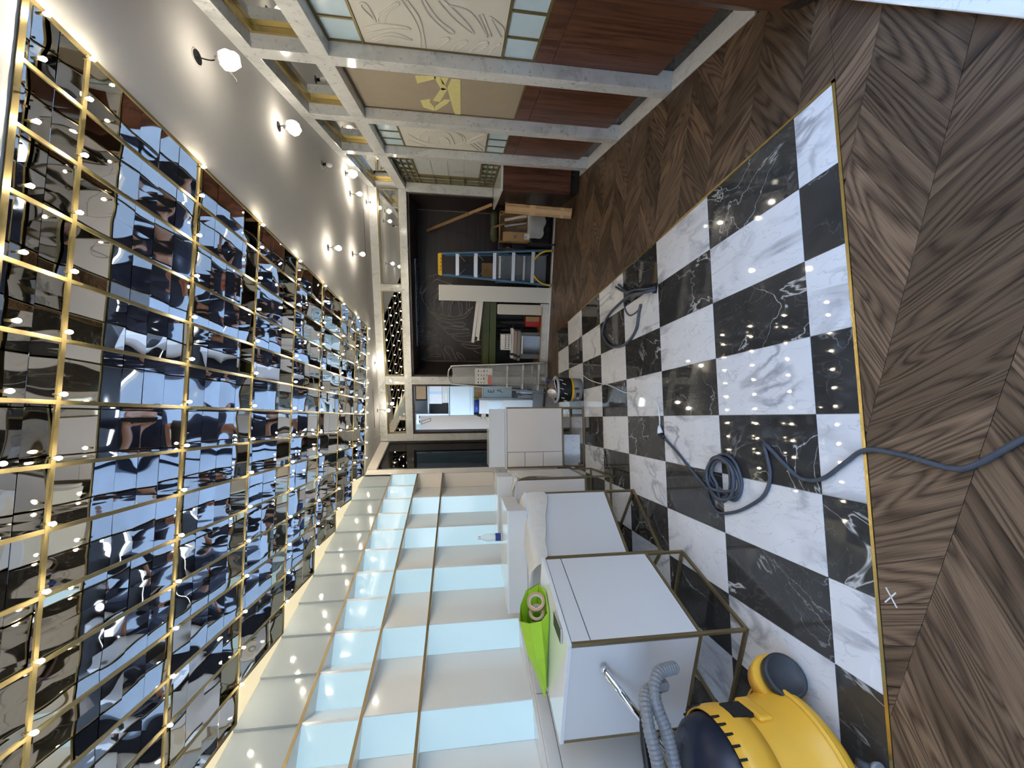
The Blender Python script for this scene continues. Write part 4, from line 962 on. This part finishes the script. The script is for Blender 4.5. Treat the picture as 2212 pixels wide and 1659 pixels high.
# low dark counter the things stand on
dk = thing('niche_plinth', 'low black plinth box at the foot of the niche', 'plinth', (.60, 6.50, 0))
MB().box(0, .64, 0, .5, .001, .60).build('body', M_kick, dk)
MB().box(-.005, .645, -.005, .505, .601, .615).build('top', M_black, dk)
ob = thing('open_carton', 'open cardboard carton on its side with grey parts inside', 'carton', (.66, 6.19, .40), math.radians(2))
th_ = .005
MB().box(0, .42, .0, th_, 0, .0).box(0, .42, .16, .165, 0, .44).build('bottom', M_card, ob)
MB().box(0, .42, 0, .16, -.001, .004).build('side', M_card, ob); MB().box(.415, .42, 0, .16, .004, .44).build('side', M_card, ob)
MB().box(0, .42, 0, .16, .436, .441).build('side', M_card, ob); MB().box(0, .005, 0, .16, .004, .436).build('side', M_card, ob)
MB().bar((.415, 0, .22), (.40, -.10, .22), .43, .004, up=(1, 0, 0)).build('flap', M_card, ob)
MB().bar((.21, 0, .44), (.21, -.02, .50), .41, .004, up=(1, 0, 0)).build('flap', M_card, ob)
for n_ in range(3):
    o_ = MB().tube(smooth_path([(.36 - .10 * n_, .0, .02), (.34 - .10 * n_, 0, .14), (.31 - .09 * n_, .0, .26), (.29 - .09 * n_, .0, .36)], 4), .022, 8)
    t = thing('foam_tube', ['white', 'light grey', 'grey'][n_] + ' bent foam tube inside the open carton', 'tube', (.66 + .02, 6.27, .41))
    o_.build('tube', [M_labwhite, M_alu, M_greyp][n_], t)
    MB().tube([(.29 - .09 * n_, 0, .36), (.289 - .09 * n_, 0, .372)], .014, 8).build('tube_end', M_rubber, t)
sc_ = thing('small_carton', 'small long cardboard carton with a white label, leaning on the open carton', 'carton', (.66, 6.12, .40), math.radians(2))
MB().box(0, .13, 0, .065, 0, .40).build('body', M_card, sc_, bevel=.002)
MB().box(.03, .11, -.0015, -.0003, .01, .085).build('label_sticker', M_labwhite, sc_)
MB().box(.05, .07, -.0022, -.0016, .05, .062).box(.05, .08, -.0022, -.0016, .035, .04).build('label_print', M_ink, sc_)
MB().box(.045, .085, -.0014, -.0004, .20, .204).box(.045, .085, -.0014, -.0004, .235, .239).box(.045, .049, -.0014, -.0004, .204, .235).box(.081, .085, -.0014, -.0004, .204, .235).box(.058, .072, -.0014, -.0004, .212, .227).build('carton_mark', M_ink, sc_)
st = thing('storage_stand', 'black metal stand carrying the open carton', 'stand', (.62, 6.10, 0))
MB().box(0, .50, 0, .27, .375, .398).build('shelf', M_black, st)
for x in (.012, .488):
    for y in (.012, .258): MB().box(x - .012, x + .012, y - .012, y + .012, .002, .374).build('leg', M_black, st)
rows = []
for i in range(6):
    x = .70 + .075 * i
    rows.append([(x, 6.10, .45), (x, 6.07, .41), (x + .01, 6.06, .30), (x, 6.055, [.26, .18, .22, .16, .20, .25][i])])
sheet('plastic_bag', 'crumpled clear plastic bag hanging below the open carton', 'bag', rows, M_film, wob=.012)
def roll(name, label, p, q, r, mat):
    t = thing(name, label, 'roll', p); P = Vector(p); Q = Vector(q) - P
    mb_ = MB(); pts = [Q * (i / 8) for i in range(9)]
    mb_.tube([x + Vector((0, 0, r)) for x in pts], r, 14, rr=[r * (.86 if i in (0, 8) else random.uniform(.95, 1.04)) for i in range(9)]).build('roll', mat, t)
    mb_ = MB().tube([pts[0] + Vector((0, 0, r)) - Q.normalized() * .004, pts[0] + Vector((0, 0, r))], r * .45, 12); mb_.build('roll_core', M_card, t)
roll('wrapped_roll', 'dark green plastic wrapped roll lying on top of the open carton', (.68, 6.425, .845), (1.10, 6.43, .845), .065, M_greenw)
roll('wrapped_roll', 'buff plastic wrapped roll lying just right of the blue ladder', (.575, 6.55, .62), (.575, 6.90, .62), .05, M_pinkw)
pl_ = thing('low_shelf', 'dark low shelf holding the wrapped rolls', 'shelf', (.56, 6.39, 0))
MB().box(0, .60, 0, .10, .825, .844).build('board', M_dwal, pl_)
for x in (.0, .58): MB().box(x, x + .02, .0, .10, .002, .824).build('support', M_dwal, pl_)
gb = cbox('grey_bin', 'grey blue plastic bin behind the blue ladder', 'bin', (.06, 6.72, .002), 0, (.46, .30, .80), plain('bin grey', (.22, .25, .29), .45, vary=.15))
MB().box(-.01, .47, -.01, .31, .80, .83).build('rim', M_greyp, gb)
bc = cbox('navy_case', 'navy blue case with small holes seen between ladder steps', 'case', (.12, 6.78, 1.082), 0, (.22, .10, .34), M_navy)
for x, z in ((.05, .06), (.17, .06), (.05, .28), (.17, .28), (.11, .17)):
    MB().tube([(x, -.003, z), (x, .002, z)], .014, 10).build('hole_ring', M_black, bc)
ss = cbox('support_crate', 'brown crate holding up the navy case', 'crate', (.10, 6.77, .832), 0, (.27, .13, .245), M_card)
MB().box(.02, .25, -.004, -.001, .03, .06).box(.02, .25, -.004, -.001, .18, .21).build('slat', M_wood, ss)
ft = cbox('foil_bundle', 'bundle of shiny black plastic on the black plinth', 'bundle', (.80, 6.62, .62), 0, (.20, .12, .20), plain('bundle film', (.02, .02, .022), .2, bump=1.0, bscale=18))
MB().box(-.003, .203, -.003, .123, .08, .10).build('strap', M_labwhite, ft)

# blue fibreglass step ladder
la = thing('step_ladder', 'tall blue step ladder with yellow top and aluminium steps', 'ladder', (.30, 6.22, 0))
zt = 1.70
def rail(x0, x1, y0, y1, z1, name, mat, w=.028, d=.055):
    return MB().bar((x0, y0, .002), (x1, y1, z1), w, d, up=(0, 1, 0)).build(name, mat, la)
for s_ in (-1, 1):
    rail(s_ * .262, s_ * .155, .0, .12, zt, 'front_rail', M_blue)
    rail(s_ * .225, s_ * .135, .42, .17, zt - .05, 'rear_rail', M_blue, .022, .03)
MB().box(-.165, .165, .085, .235, zt, zt + .045).build('top_cap', M_ladyel, la, bevel=.008)
MB().box(-.155, .155, .10, .225, zt + .046, zt + .062).build('top_tray', M_ladyel, la, bevel=.004)
MB().box(-.155, .155, .083, .0845, zt + .01, zt + .036).build('cap_face', M_ladyel, la)
capm = MB()
for x in (-.08, -.03, .03, .08): capm.box(x - .014, x + .014, .081, .0826, zt + .014, zt + .020).box(x - .004, x + .004, .081, .0826, zt + .020, zt + .032)
capm.build('cap_marks', M_ink, la)
for z in (.324, .622, .909, 1.192, 1.473):
    t_ = z / zt; hw = .262 + (.155 - .262) * t_ - .012; y = .12 * t_
    s_ = MB().box(-hw, hw, y - .03, y + .055, z - .028, z - .024).box(-hw, hw, y - .032, y - .028, z - .028, z + .022).build('step', M_alu, la)
    MB().bar((-hw + .01, y - .02, z - .03), (-hw + .10, y + .03, z - .12), .012, .004).build('step_brace', M_alu, la)
    MB().bar((hw - .01, y - .02, z - .03), (hw - .10, y + .03, z - .12), .012, .004).build('step_brace', M_alu, la)
for z in (.40, .80, 1.2):
    t_ = z / zt; hw = .225 - .09 * t_; y = .42 - .25 * t_
    MB().box(-hw, hw, y - .01, y + .01, z - .015, z + .015).build('rear_bar', M_alu, la)
for s_ in (-1, 1):
    MB().tube(smooth_path([(s_ * .255, -.025, .03), (s_ * .245, -.025, .12), (s_ * .215, -.02, .20), (s_ * .165, -.015, .26), (s_ * .11, -.008, .30)], 5), .012, 8).build('foot_brace', M_ladyel, la)
    MB().box(s_ * .262 - .024, s_ * .262 + .024, -.035, .035, .001, .045).build('foot', M_greyp, la)

# white board, cream wrapped panel, trims, olive counter, stored goods
wbd = thing('white_board', 'plain white board standing upright left of the blue ladder', 'board', (-.236, 6.29, 0.013), 0)
MB().box(0, .236, 0, .022, 0.0, 1.74).build('board', M_pwhite, wbd, bevel=.001)
MB().box(.002, .234, -.0008, -.0001, 1.725, 1.738).build('edge_band', M_labwhite, wbd)
dsk = thing('olive_desk', 'olive topped desk with grey marble base strip in the niche', 'desk', (-1.40, 6.36, 0))
MB().box(.0, 1.15, .10, .60, .955, 1.06).build('top_slat', M_olive, dsk, bevel=.002)
MB().box(.0, 1.15, .085, .60, .845, .948).build('top_slat', M_olive, dsk, bevel=.002)
MB().box(.0, 1.15, -.02, .01, .012, .105).build('marble_base', M_marble, dsk)
MB().box(1.10, 1.15, -.02, .02, .106, .14).build('base_post', M_marble, dsk)
MB().box(.0, .02, .10, .58, .012, .84).build('side_panel', M_dwal, dsk)
MB().box(.02, 1.15, .56, .58, .012, .84).build('back_panel', M_black, dsk)
MB().box(.02, 1.13, .02, .56, .10, .112).build('bottom_board', M_wood, dsk)
for n_, (a, b, w_, mt) in enumerate((((-.22, 6.42, 1.15), (-.90, 6.40, 1.225), .045, M_labwhite), ((-.22, 6.40, 1.11), (-.80, 6.38, 1.165), .035, M_lacw), ((-.20, 6.385, 1.075), (-.86, 6.375, 1.14), .03, M_labwhite))):
    t = thing('trim_strip', ['longest cream trim strip leaning above the olive desk', 'middle cream trim strip above the olive desk', 'lowest cream trim strip resting on the olive desk'][n_], 'trim', a, 0, 'cream trim strips above the desk')
    MB().bar((0, 0, 0), tuple(Vector(b) - Vector(a)), w_, .03, up=(0, 1, 0)).build('strip', mt, t)
    MB().bar((-.002, 0, 0), (.002, 0, 0), w_ * .8, .025, up=(0, 1, 0)).build('strip_end', M_wood, t)
cw = thing('cabinet_door', 'cream tissue wrapped cabinet door standing in the desk', 'cabinet door', (-.43, 6.40, .113))
MB().box(0, .15, 0, .05, 0, .72).build('panel', M_lacw, cw, bevel=.004)
wr = MB().box(-.006, .156, -.006, .056, .0, .70)
o = wr.build('wrap', M_paper, cw); o.modifiers.new('s', 'SUBSURF').subdivision_type = 'SIMPLE'
rb_ = thing('red_tool_box', 'red plastic tool box with cream lid on the desk bottom', 'tool box', (-.63, 6.40, .113))
MB().box(.0, .17, 0, .2, 0, .25).build('body', M_red, rb_, bevel=.01)
MB().box(.09, .168, -.006, .0, .03, .25).build('lid', M_card, rb_)
MB().tube(smooth_path([(.02, .02, .25), (-.02, .0, .30), (-.06, -.01, .40), (.0, .0, .46), (.05, .02, .42)], 5), .009, 8).build('hose_handle', M_black, rb_)
bp_ = thing('black_slab', 'black stone slab leaning at the left inside the desk', 'slab', (-1.08, 6.395, .113))
MB().bar((.15, 0, 0), (.15, .06, .29), .30, .02, up=(0, -1, 0)).build('slab', M_kick, bp_)
MB().bar((.15, .0, .285), (.15, .062, .30), .30, .012, up=(0, -1, 0)).build('foam_edge', M_labwhite, bp_)
for n_, (z, h, mt, lab) in enumerate(((.43, .055, M_greyp, 'grey board lowest in the stack inside the desk'), (.49, .05, M_pinkw, 'brown board in the middle of the stack inside the desk'), (.545, .045, M_labwhite, 'white board on top of the stack inside the desk'))):
    t = cbox('stacked_board', lab, 'board', (-1.20 + .02 * n_, 6.43, z), math.radians(2 * n_), (.50, .14, h), mt, group='boards stacked in the desk')
    MB().box(.05, .09, -.003, .143, -.001 if n_ else .001, h + .001).build('strap', M_black, t)
spt = thing('stack_support', 'grey blocks carrying the stacked boards inside the desk', 'block', (-1.17, 6.47, .113))
MB().box(0, .10, 0, .09, 0, .316).build('block', M_greyp, spt); MB().box(.34, .44, 0, .09, 0, .316).build('block', M_greyp, spt)
pb_ = cbox('patterned_box', 'white box with dark triangle pattern on the stacked boards', 'box', (-1.02, 6.42, .592), 0, (.26, .14, .17), M_labwhite)
tri = MB()
for i in range(7): tri.face([(.02 + i * .034, -.0012, .03), (.045 + i * .034, -.0012, .03), (.0325 + i * .034, -.0012, .06)]); tri.face([(.02 + i * .034, -.0012, .10), (.045 + i * .034, -.0012, .10), (.0325 + i * .034, -.0012, .07)])
tri.build('print_pattern', M_ink, pb_)
for n_, (u0, r_, lab) in enumerate(((-.72, .045, 'black plastic wrapped roll standing beside the red tool box'), (-.59, .04, 'thin black plastic wrapped roll behind the red tool box'), (-.86, .035, 'yellowish wrapped roll standing inside the desk'))):
    t = thing('standing_roll', lab, 'roll', (u0, 6.72, .113), 0, 'wrapped rolls standing in the desk')
    MB().lathe([(r_ * .8, 0), (r_, .02), (r_ * .97, .3), (r_, .5), (r_ * .85, .68)], seg=14).build('roll', [M_black, M_rubber, M_greenw][n_], t)
    MB().lathe([(r_ * .4, .681), (r_ * .4, .686)], seg=12).build('roll_core', M_card, t)

# aluminium step stool in clear film
sl_ = thing('wrapped_stepladder', 'aluminium stepladder wrapped in clear film beside the doorway', 'ladder', (-1.40, 6.13, 0))
fr = smooth_path([(.245, -.06, .002), (.20, .0, .7), (.150, .08, 1.50), (.13, .085, 1.56), (.09, .09, 1.60), (0, .092, 1.615), (-.09, .09, 1.60), (-.135, .085, 1.56), (-.155, .08, 1.50), (-.215, .0, .7), (-.265, -.06, .002)], 5)
MB().tube(fr, .0125, 10).build('frame', M_alu, sl_)
for s_ in (-1, 1): MB().tube([(s_ * .20, .13, .002), (s_ * .15, .12, .95)], .011, 8).build('rear_leg', M_alu, sl_)
MB().tube([(-.185, .13, .25), (.185, .13, .25)], .009, 8).build('rear_bar', M_alu, sl_)
for z in (.173, .426, .676):
    hw = .235 - .075 * z; y = -.05 + .085 * z
    MB().box(-hw - .005, hw - .012, y - .02, y + .10, z - .014, z + .010).build('step', M_alu, sl_, bevel=.003)
    MB().box(-hw - .004, hw - .013, y - .0225, y - .0205, z - .012, z + .008).build('step_nose', M_lacw, sl_)
lbn = MB().box(-.135, .125, .0, .0015, .915, 1.19).xf(Matrix.Translation((0, .012, 0))).build('instruction_label', M_labwhite, sl_)
MB().box(-.134, .02, .0104, .0114, .918, .985).build('label_red', M_labred, sl_)
inkm = MB()
for r_ in range(4):
    for c_ in range(4):
        if r_ == 0 and c_ < 2: continue
        inkm.box(-.12 + c_ * .062, -.12 + c_ * .062 + random.uniform(.015, .035), .0104, .0114, .995 + r_ * .045, .995 + r_ * .045 + random.uniform(.008, .02))
for q in range(6): inkm.bar((.02 + q * .016, .011, 1.15), (.032 + q * .016, .011, 1.175), .0012, .004, up=(0, 1, 0))
inkm.build('label_print', M_ink, sl_)
film = MB()
rws = []
for i in range(9):
    z = .03 + i * .19; hw = .285 - .085 * z
    rws.append([(-hw, .06, z), (-hw * .6, -.085 + .095 * z, z), (0, -.10 + .10 * z, z), (hw * .6, -.085 + .095 * z, z), (hw, .06, z), (hw * .5, .16 - .02 * z, z), (-hw * .5, .16 - .02 * z, z)])
n7 = 7
for r_ in rws:
    for p in r_: film.v.append(tuple(c + random.uniform(-.012, .012) for c in p))
for i in range(8):
    for j in range(n7): film.f.append((i*n7 + j, i*n7 + (j+1) % n7, (i+1)*n7 + (j+1) % n7, (i+1)*n7 + j)); film.sm.append(True)
film.build('film_wrap', M_film, sl_, subsurf=1)

# bucket with tools
bk = thing('mortar_bucket', 'black and grey mortar bucket with yellow band by the end counter', 'bucket', (-1.165, 4.40, 0))
prof = [(.130, .002), (.134, .01), (.150, .30)]
MB().lathe([(.130, .002), (.134, .012), (.1395, .11)], seg=36).build('lower_label', M_greyp, bk)
MB().lathe([(.1400, .1105), (.1415, .135)], seg=36, cap=False).build('yellow_band', M_ladyel, bk)
MB().lathe([(.1410, .1355), (.150, .285)], seg=36, cap=False).build('upper_wall', M_black, bk)
MB().lathe([(.150, .285), (.162, .288), (.163, .31), (.150, .315), (.140, .31), (.135, .285)], seg=36, cap=False).build('rim', plain('clear rim', (.5, .5, .5), .25, vary=.2), bk)
MB().lathe([(.02, .27), (.139, .27)], seg=30, cap=False).build('content', M_rubber, bk)
for a, zz, w_, h_ in ((-100, .05, .05, .035), (-70, .06, .022, .05), (-125, .045, .03, .02)):
    MB().box(-w_ / 2, w_ / 2, -.004, .0, zz, zz + h_).xf(Matrix.Rotation(math.radians(a + 90), 4, 'Z') @ Matrix.Translation((0, -.1372, 0))).build('label_mark', M_labwhite if a == -125 else M_ink, bk)
for q in range(6):
    a = math.radians(-140 + 22 * q); zz = random.uniform(.15, .25)
    MB().bar((.1475 * math.cos(a), .1475 * math.sin(a), zz), (.150 * math.cos(a + .1), .150 * math.sin(a + .1), zz + .04), .012, .006).build('plaster_splash', M_labwhite, bk)
MB().tube(smooth_path([(.15, .0, .29), (.17, -.07, .33), (.12, -.13, .35), (.03, -.17, .33)], 5), .0035, 6).build('bail', M_labwhite, bk)
gl = thing('cupped_disc', 'grey white cupped disc lying in the mortar bucket', 'disc', (-1.20, 4.36, .345))
MB().lathe([(.005, .022), (.03, .018), (.06, .006), (.068, 0), (.064, -.003), (.0, .012)][::-1], seg=26, cap=False).xf(Matrix.Rotation(math.radians(50), 4, 'X') @ Matrix.Rotation(math.radians(-15), 4, 'Y')).build('disc', M_alu, gl)
for q in range(5):
    a = math.radians(40 + 60 * q); MB().tube([(.03 * math.cos(a), .03 * math.sin(a) * .64 - .014, .012 + .025 * math.sin(a)), (.034 * math.cos(a), .034 * math.sin(a) * .64 - .016, .014 + .03 * math.sin(a))], .004, 6).build('rivet', M_ink, gl)
rg = thing('work_rag', 'brown crumpled rag over the bucket edge', 'rag', (-1.17, 4.44, .29))
rag = MB().lathe([(.0, .0), (.10, .0), (.115, .03), (.08, .075), (.03, .09)], seg=14, cap=False)
rag.v = [(x + random.uniform(-.012, .012), y + random.uniform(-.012, .012), z + random.uniform(-.008, .012)) for x, y, z in rag.v]
rag.build('cloth', plain('rag cloth', (.16, .115, .10), .8, vary=.3, bscale=20), rg, subsurf=1)
tro = thing('blue_grip_tool', 'hand tool with blue grip poking out of the bucket', 'tool', (-1.10, 4.47, .30))
MB().tube([(0, 0, -.02), (.03, .04, .10)], .014, 10).build('grip', M_labblue, tro); MB().bar((.03, .04, .10), (.04, .055, .15), .05, .004).build('blade', M_alu, tro)

# ------------------------------------------------------------------ back room seen through the doorway
dl = thing('white_door_leaf', 'tall white panel standing in the left of the doorway', 'panel', (-2.72, 6.75, 0.001))
MB().box(0, .45, 0, .035, 0, 2.13).build('leaf', M_lacw, dl); MB().box(.446, .452, -.003, .038, 0, 2.13).build('edge', M_labwhite, dl)
for z in (1.05, .98): MB().tube([(.405, -.004, z), (.405, .0, z)], .008, 8).build('screw_hole', M_ink, dl)
hc = thing('hanging_frame', 'small black metal frame hanging at the top of the doorway', 'frame', (-2.36, 6.58, 1.93))
MB().bar((0, 0, .16), (.06, 0, .0), .006, .006).bar((.05, 0, .16), (.11, 0, .0), .006, .006).bar((.06, 0, 0), (.11, 0, 0), .006, .006).bar((0, 0, .16), (.05, 0, .16), .006, .006).build('frame', M_black, hc)
tp_ = thing('tape_line', 'thin yellow string hanging across the ceiling into the doorway', 'string', (-2.31, 6.12, 2.728))
MB().tube([(0, -.3, 0), (-.02, .10, -.10), (-.05, .38, -.62)], .0025, 5).build('string', M_tape, tp_)
rk = thing('storage_rack', 'pale storage rack with green post in the back room', 'rack', (-2.64, 7.56, 0))
for z in (.40, .98, 1.155, 1.64, 2.045): MB().box(0, .82, .0, .42, z, z + .018).build('rack_shelf', M_skyblue, rk)
MB().box(.44, .465, -.03, -.002, .002, 1.155).build('green_post', M_moss, rk)
for x in (.0, .80): MB().box(x, x + .02, .0, .42, .002, 2.35).build('rack_side', M_skyblue, rk)
MB().box(.02, .80, .40, .42, .002, 2.35).build('rack_back', M_greyp, rk)
t = cbox('framed_panel', 'dark framed brown panel at the top of the storage rack', 'panel', (-2.24, 7.60, 2.064), 0, (.40, .03, .25), M_black)
MB().box(.04, .36, -.004, -.001, .03, .22).build('pane', M_card, t)
t = cbox('white_carton', 'white carton below the dark framed panel on the rack', 'carton', (-2.30, 7.60, 1.785), 0, (.45, .3, .255), M_labwhite)
MB().box(.20, .25, -.0012, -.0003, .0, .255).build('tape_band', M_pglass, t)
t = cbox('beige_carton', 'flat beige carton under the white carton on the rack', 'carton', (-2.28, 7.59, 1.659), 0, (.44, .3, .122), M_relief)
MB().box(.05, .20, -.0012, -.0003, .03, .06).build('label_sticker', M_labwhite, t)
t = cbox('blue_white_cabinet', 'pale blue white cabinet in the middle of the rack', 'cabinet', (-2.54, 7.545, 1.174), 0, (.70, .3, .455), M_skyblue)
MB().box(.004, .696, -.012, -.001, .06, .45).build('door', M_skyblue, t, bevel=.003)
nbd = thing('notice_board', 'white notice board with small prints on the far wall', 'notice board', (-2.68, 7.50, 1.66))
MB().box(0, .20, 0, .012, 0, .62).build('board', M_labwhite, nbd)
for i in range(4):
    for j in range(2): MB().box(.018 + j * .09, .018 + j * .09 + .06, -.004, -.001, .06 + i * .14, .06 + i * .14 + .09).build('notice', [M_labblue, M_greyp, M_pglass, M_ink][(i + j) % 4], nbd)
bcn = thing('blue_roll', 'dark blue roll lying on the storage rack', 'roll', (-2.42, 7.44, 1.06))
MB().tube([(0, 0, .045), (.24, 0, .045)], .045, 14).build('roll', M_labblue, bcn); MB().tube([(.2405, 0, .045), (.244, 0, .045)], .03, 12).build('roll_end', M_black, bcn)
bst = cbox('step_crate', 'white crate under the dark blue roll', 'crate', (-2.46, 7.36, .002), 0, (.30, .17, 1.055), M_pwhite)
MB().box(.02, .28, -.004, -.001, .6, .9).build('front_panel', M_skyblue, bst)
t = cbox('brown_box', 'brown box on the storage rack beside the green post', 'box', (-2.17, 7.575, .999), 0, (.30, .22, .15), M_card)
MB().box(.12, .17, -.001, -.0003, .0, .15).build('tape_band', M_tapeb, t)
t = cbox('glass_sheet', 'pale sheet with the letters E A leaning in the rack', 'sheet', (-2.16, 7.57, .419), 0, (.32, .012, .55), M_pglass)
lt = MB(); q0 = .10
lt.box(q0, q0 + .012, -.003, -.001, .34, .46).box(q0, q0 + .06, -.003, -.001, .448, .46).box(q0, q0 + .05, -.003, -.001, .395, .407).box(q0, q0 + .06, -.003, -.001, .34, .352)
lt.build('letter', M_ink, t)
lt = MB().bar((.10, -.002, .16), (.14, -.002, .28), .010, .002, up=(0, 1, 0)).bar((.18, -.002, .16), (.14, -.002, .28), .010, .002, up=(0, 1, 0)).bar((.118, -.002, .205), (.162, -.002, .205), .008, .002, up=(0, 1, 0)); lt.build('letter', M_ink, t)
for n_, (x, h_, lab) in enumerate(((-2.12, .26, 'clear bottle on the floor left of its twin under the rack'), (-2.02, .30, 'taller clear bottle on the floor under the rack'))):
    t = thing('clear_bottle', lab, 'bottle', (x, 7.46, .001), 0, 'bottles under the rack')
    MB().lathe([(.035, 0), (.04, .01), (.04, h_ * .65), (.015, h_ * .85), (.015, h_)], seg=16).build('body', M_water, t); MB().lathe([(.017, h_ + .0005), (.017, h_ + .02)], seg=12).build('cap', M_labwhite, t)
pn = thing('black_spray_can', 'slim black can standing on the end counter box', 'can', (ck(.03, 4.52)[0], ck(.03, 4.52)[1], 1.101))
MB().lathe([(.016, 0), (.018, .01), (.018, .10), (.010, .115), (.010, .13)], seg=14).build('body', M_black, pn); MB().lathe([(.0185, .03), (.0185, .08)], seg=14, cap=False).build('label_band', M_labwhite, pn)

# ------------------------------------------------------------------ the photographer, seen only in the mirrors
def skin_body(name, nodes, edges, root):
    me = bpy.data.meshes.new(name); ids = {k: i for i, k in enumerate(nodes)}
    me.from_pydata([nodes[k][0] for k in nodes], [(ids[a], ids[b]) for a, b in edges], [])
    o = bpy.data.objects.new(name, me); COL.objects.link(o)
    o.modifiers.new('skin', 'SKIN'); sb = o.modifiers.new('sub', 'SUBSURF'); sb.levels = 2; sb.render_levels = 2
    for k, i in ids.items():
        r = nodes[k][1]; sv = me.skin_vertices[0].data[i]; sv.radius = r if isinstance(r, tuple) else (r, r); sv.use_root = (k == root)
    dg = bpy.context.evaluated_depsgraph_get(); ev = o.evaluated_get(dg)
    nm = bpy.data.meshes.new_from_object(ev); nm.name = name
    bpy.data.objects.remove(o)
    o = bpy.data.objects.new(name, nm); COL.objects.link(o)
    nm.polygons.foreach_set('use_smooth', [True] * len(nm.polygons))
    return o
PX, PY = .03, -.47
nd = {'pel': ((PX, PY, .95), (.15, .11)), 'waist': ((PX, PY, 1.08), (.135, .10)), 'chest': ((PX, PY, 1.27), (.16, .11)), 'neckb': ((PX, PY + .01, 1.42), (.075, .07)), 'neck': ((PX, PY + .03, 1.48), .055), 'head': ((PX, PY + .055, 1.58), (.075, .09)), 'crown': ((PX, PY + .04, 1.68), (.07, .085))}
ed = [('pel', 'waist'), ('waist', 'chest'), ('chest', 'neckb'), ('neckb', 'neck'), ('neck', 'head'), ('head', 'crown')]
for s_, t_ in ((-1, 'l'), (1, 'r')):
    nd.update({'sh' + t_: ((PX + s_ * .175, PY, 1.36), .06), 'el' + t_: ((PX + s_ * .26, PY + .14, 1.13), .045), 'wr' + t_: ((PX + s_ * .085, PY + .36, 1.31), .03), 'pa' + t_: ((PX + s_ * .06, PY + .40, 1.345), (.035, .02))})
    ed += [('chest', 'sh' + t_), ('sh' + t_, 'el' + t_), ('el' + t_, 'wr' + t_), ('wr' + t_, 'pa' + t_)]
    for f_, (dy, dz, ln) in enumerate(((.0, .035, .065), (.0, .015, .07), (.0, -.006, .068), (.0, -.026, .055))):
        a, b = 'f%d%s' % (f_, t_), 'g%d%s' % (f_, t_)
        nd[a] = ((PX + s_ * .048 - .0, PY + .415, 1.345 + dz), .0095); nd[b] = ((PX + s_ * (.048 - ln * .75), PY + .425, 1.350 + dz), .008)
        ed += [('pa' + t_, a), (a, b)]
    nd['th' + t_] = ((PX + s_ * .05, PY + .385, 1.385), .011); nd['tt' + t_] = ((PX + s_ * .02, PY + .395, 1.40), .009)
    ed += [('pa' + t_, 'th' + t_), ('th' + t_, 'tt' + t_)]
    nd.update({'hp' + t_: ((PX + s_ * .09, PY, .86), .085), 'kn' + t_: ((PX + s_ * .10, PY + .02, .49), .058), 'an' + t_: ((PX + s_ * .11, PY - .01, .09), .042), 'to' + t_: ((PX + s_ * .12, PY + .15, .04), (.045, .035))})
    ed += [('pel', 'hp' + t_), ('hp' + t_, 'kn' + t_), ('kn' + t_, 'an' + t_), ('an' + t_, 'to' + t_)]
per = thing('person', 'person in dark navy clothes holding up a phone, seen in the ceiling mirrors', 'person', (PX, PY, 0))
bo = skin_body('body', nd, ed, 'pel')
bo.data.materials.clear()
for mt in (M_cloth, M_skin): bo.data.materials.append(mt)
for pg in bo.data.polygons:
    c = pg.center
    pg.material_index = 1 if (c.z > 1.455 or (c.y > PY + .20 and c.z > 1.15)) else 0
lowz = min(v_.co.z for v_ in bo.data.vertices)
for v_ in bo.data.vertices: v_.co -= Vector((PX, PY, lowz - .001))
bo.parent = per
hz = 1.60 - lowz
MB().lathe([(.093, -.02), (.098, .03), (.094, .075), (.070, .115), (.02, .13)], (0, .028, hz), seg=20, sx=.92, sy=1.12).build('hair', M_hair, per)
for s_ in (-1, 1):
    MB().lathe([(.001, -.011), (.011, 0), (.001, .011)], (s_ * .030, .140, hz - .018), seg=10).build('eye', M_labwhite, per)
    MB().lathe([(.004, -.028), (.014, 0), (.004, .03)], (s_ * .088, .045, hz - .03), seg=8).build('ear', M_skin, per)
MB().bar((0, .140, hz - .015), (0, .166, hz - .055), .022, .02).build('nose', M_skin, per, bevel=.006)
MB().bar((-.024, .141, hz - .083), (.024, .141, hz - .083), .008, .006).build('mouth', M_red, per, bevel=.002)
hp = thing('camera_phone', 'dark phone held upright by the person', 'phone', (PX - .002, -.034, 1.28))
MB().box(-.038, .038, 0, .008, 0, .15).build('body', M_black, hp, bevel=.004)
MB().box(-.036, .036, -.001, -.0002, .004, .146).build('screen', M_blackglass, hp)
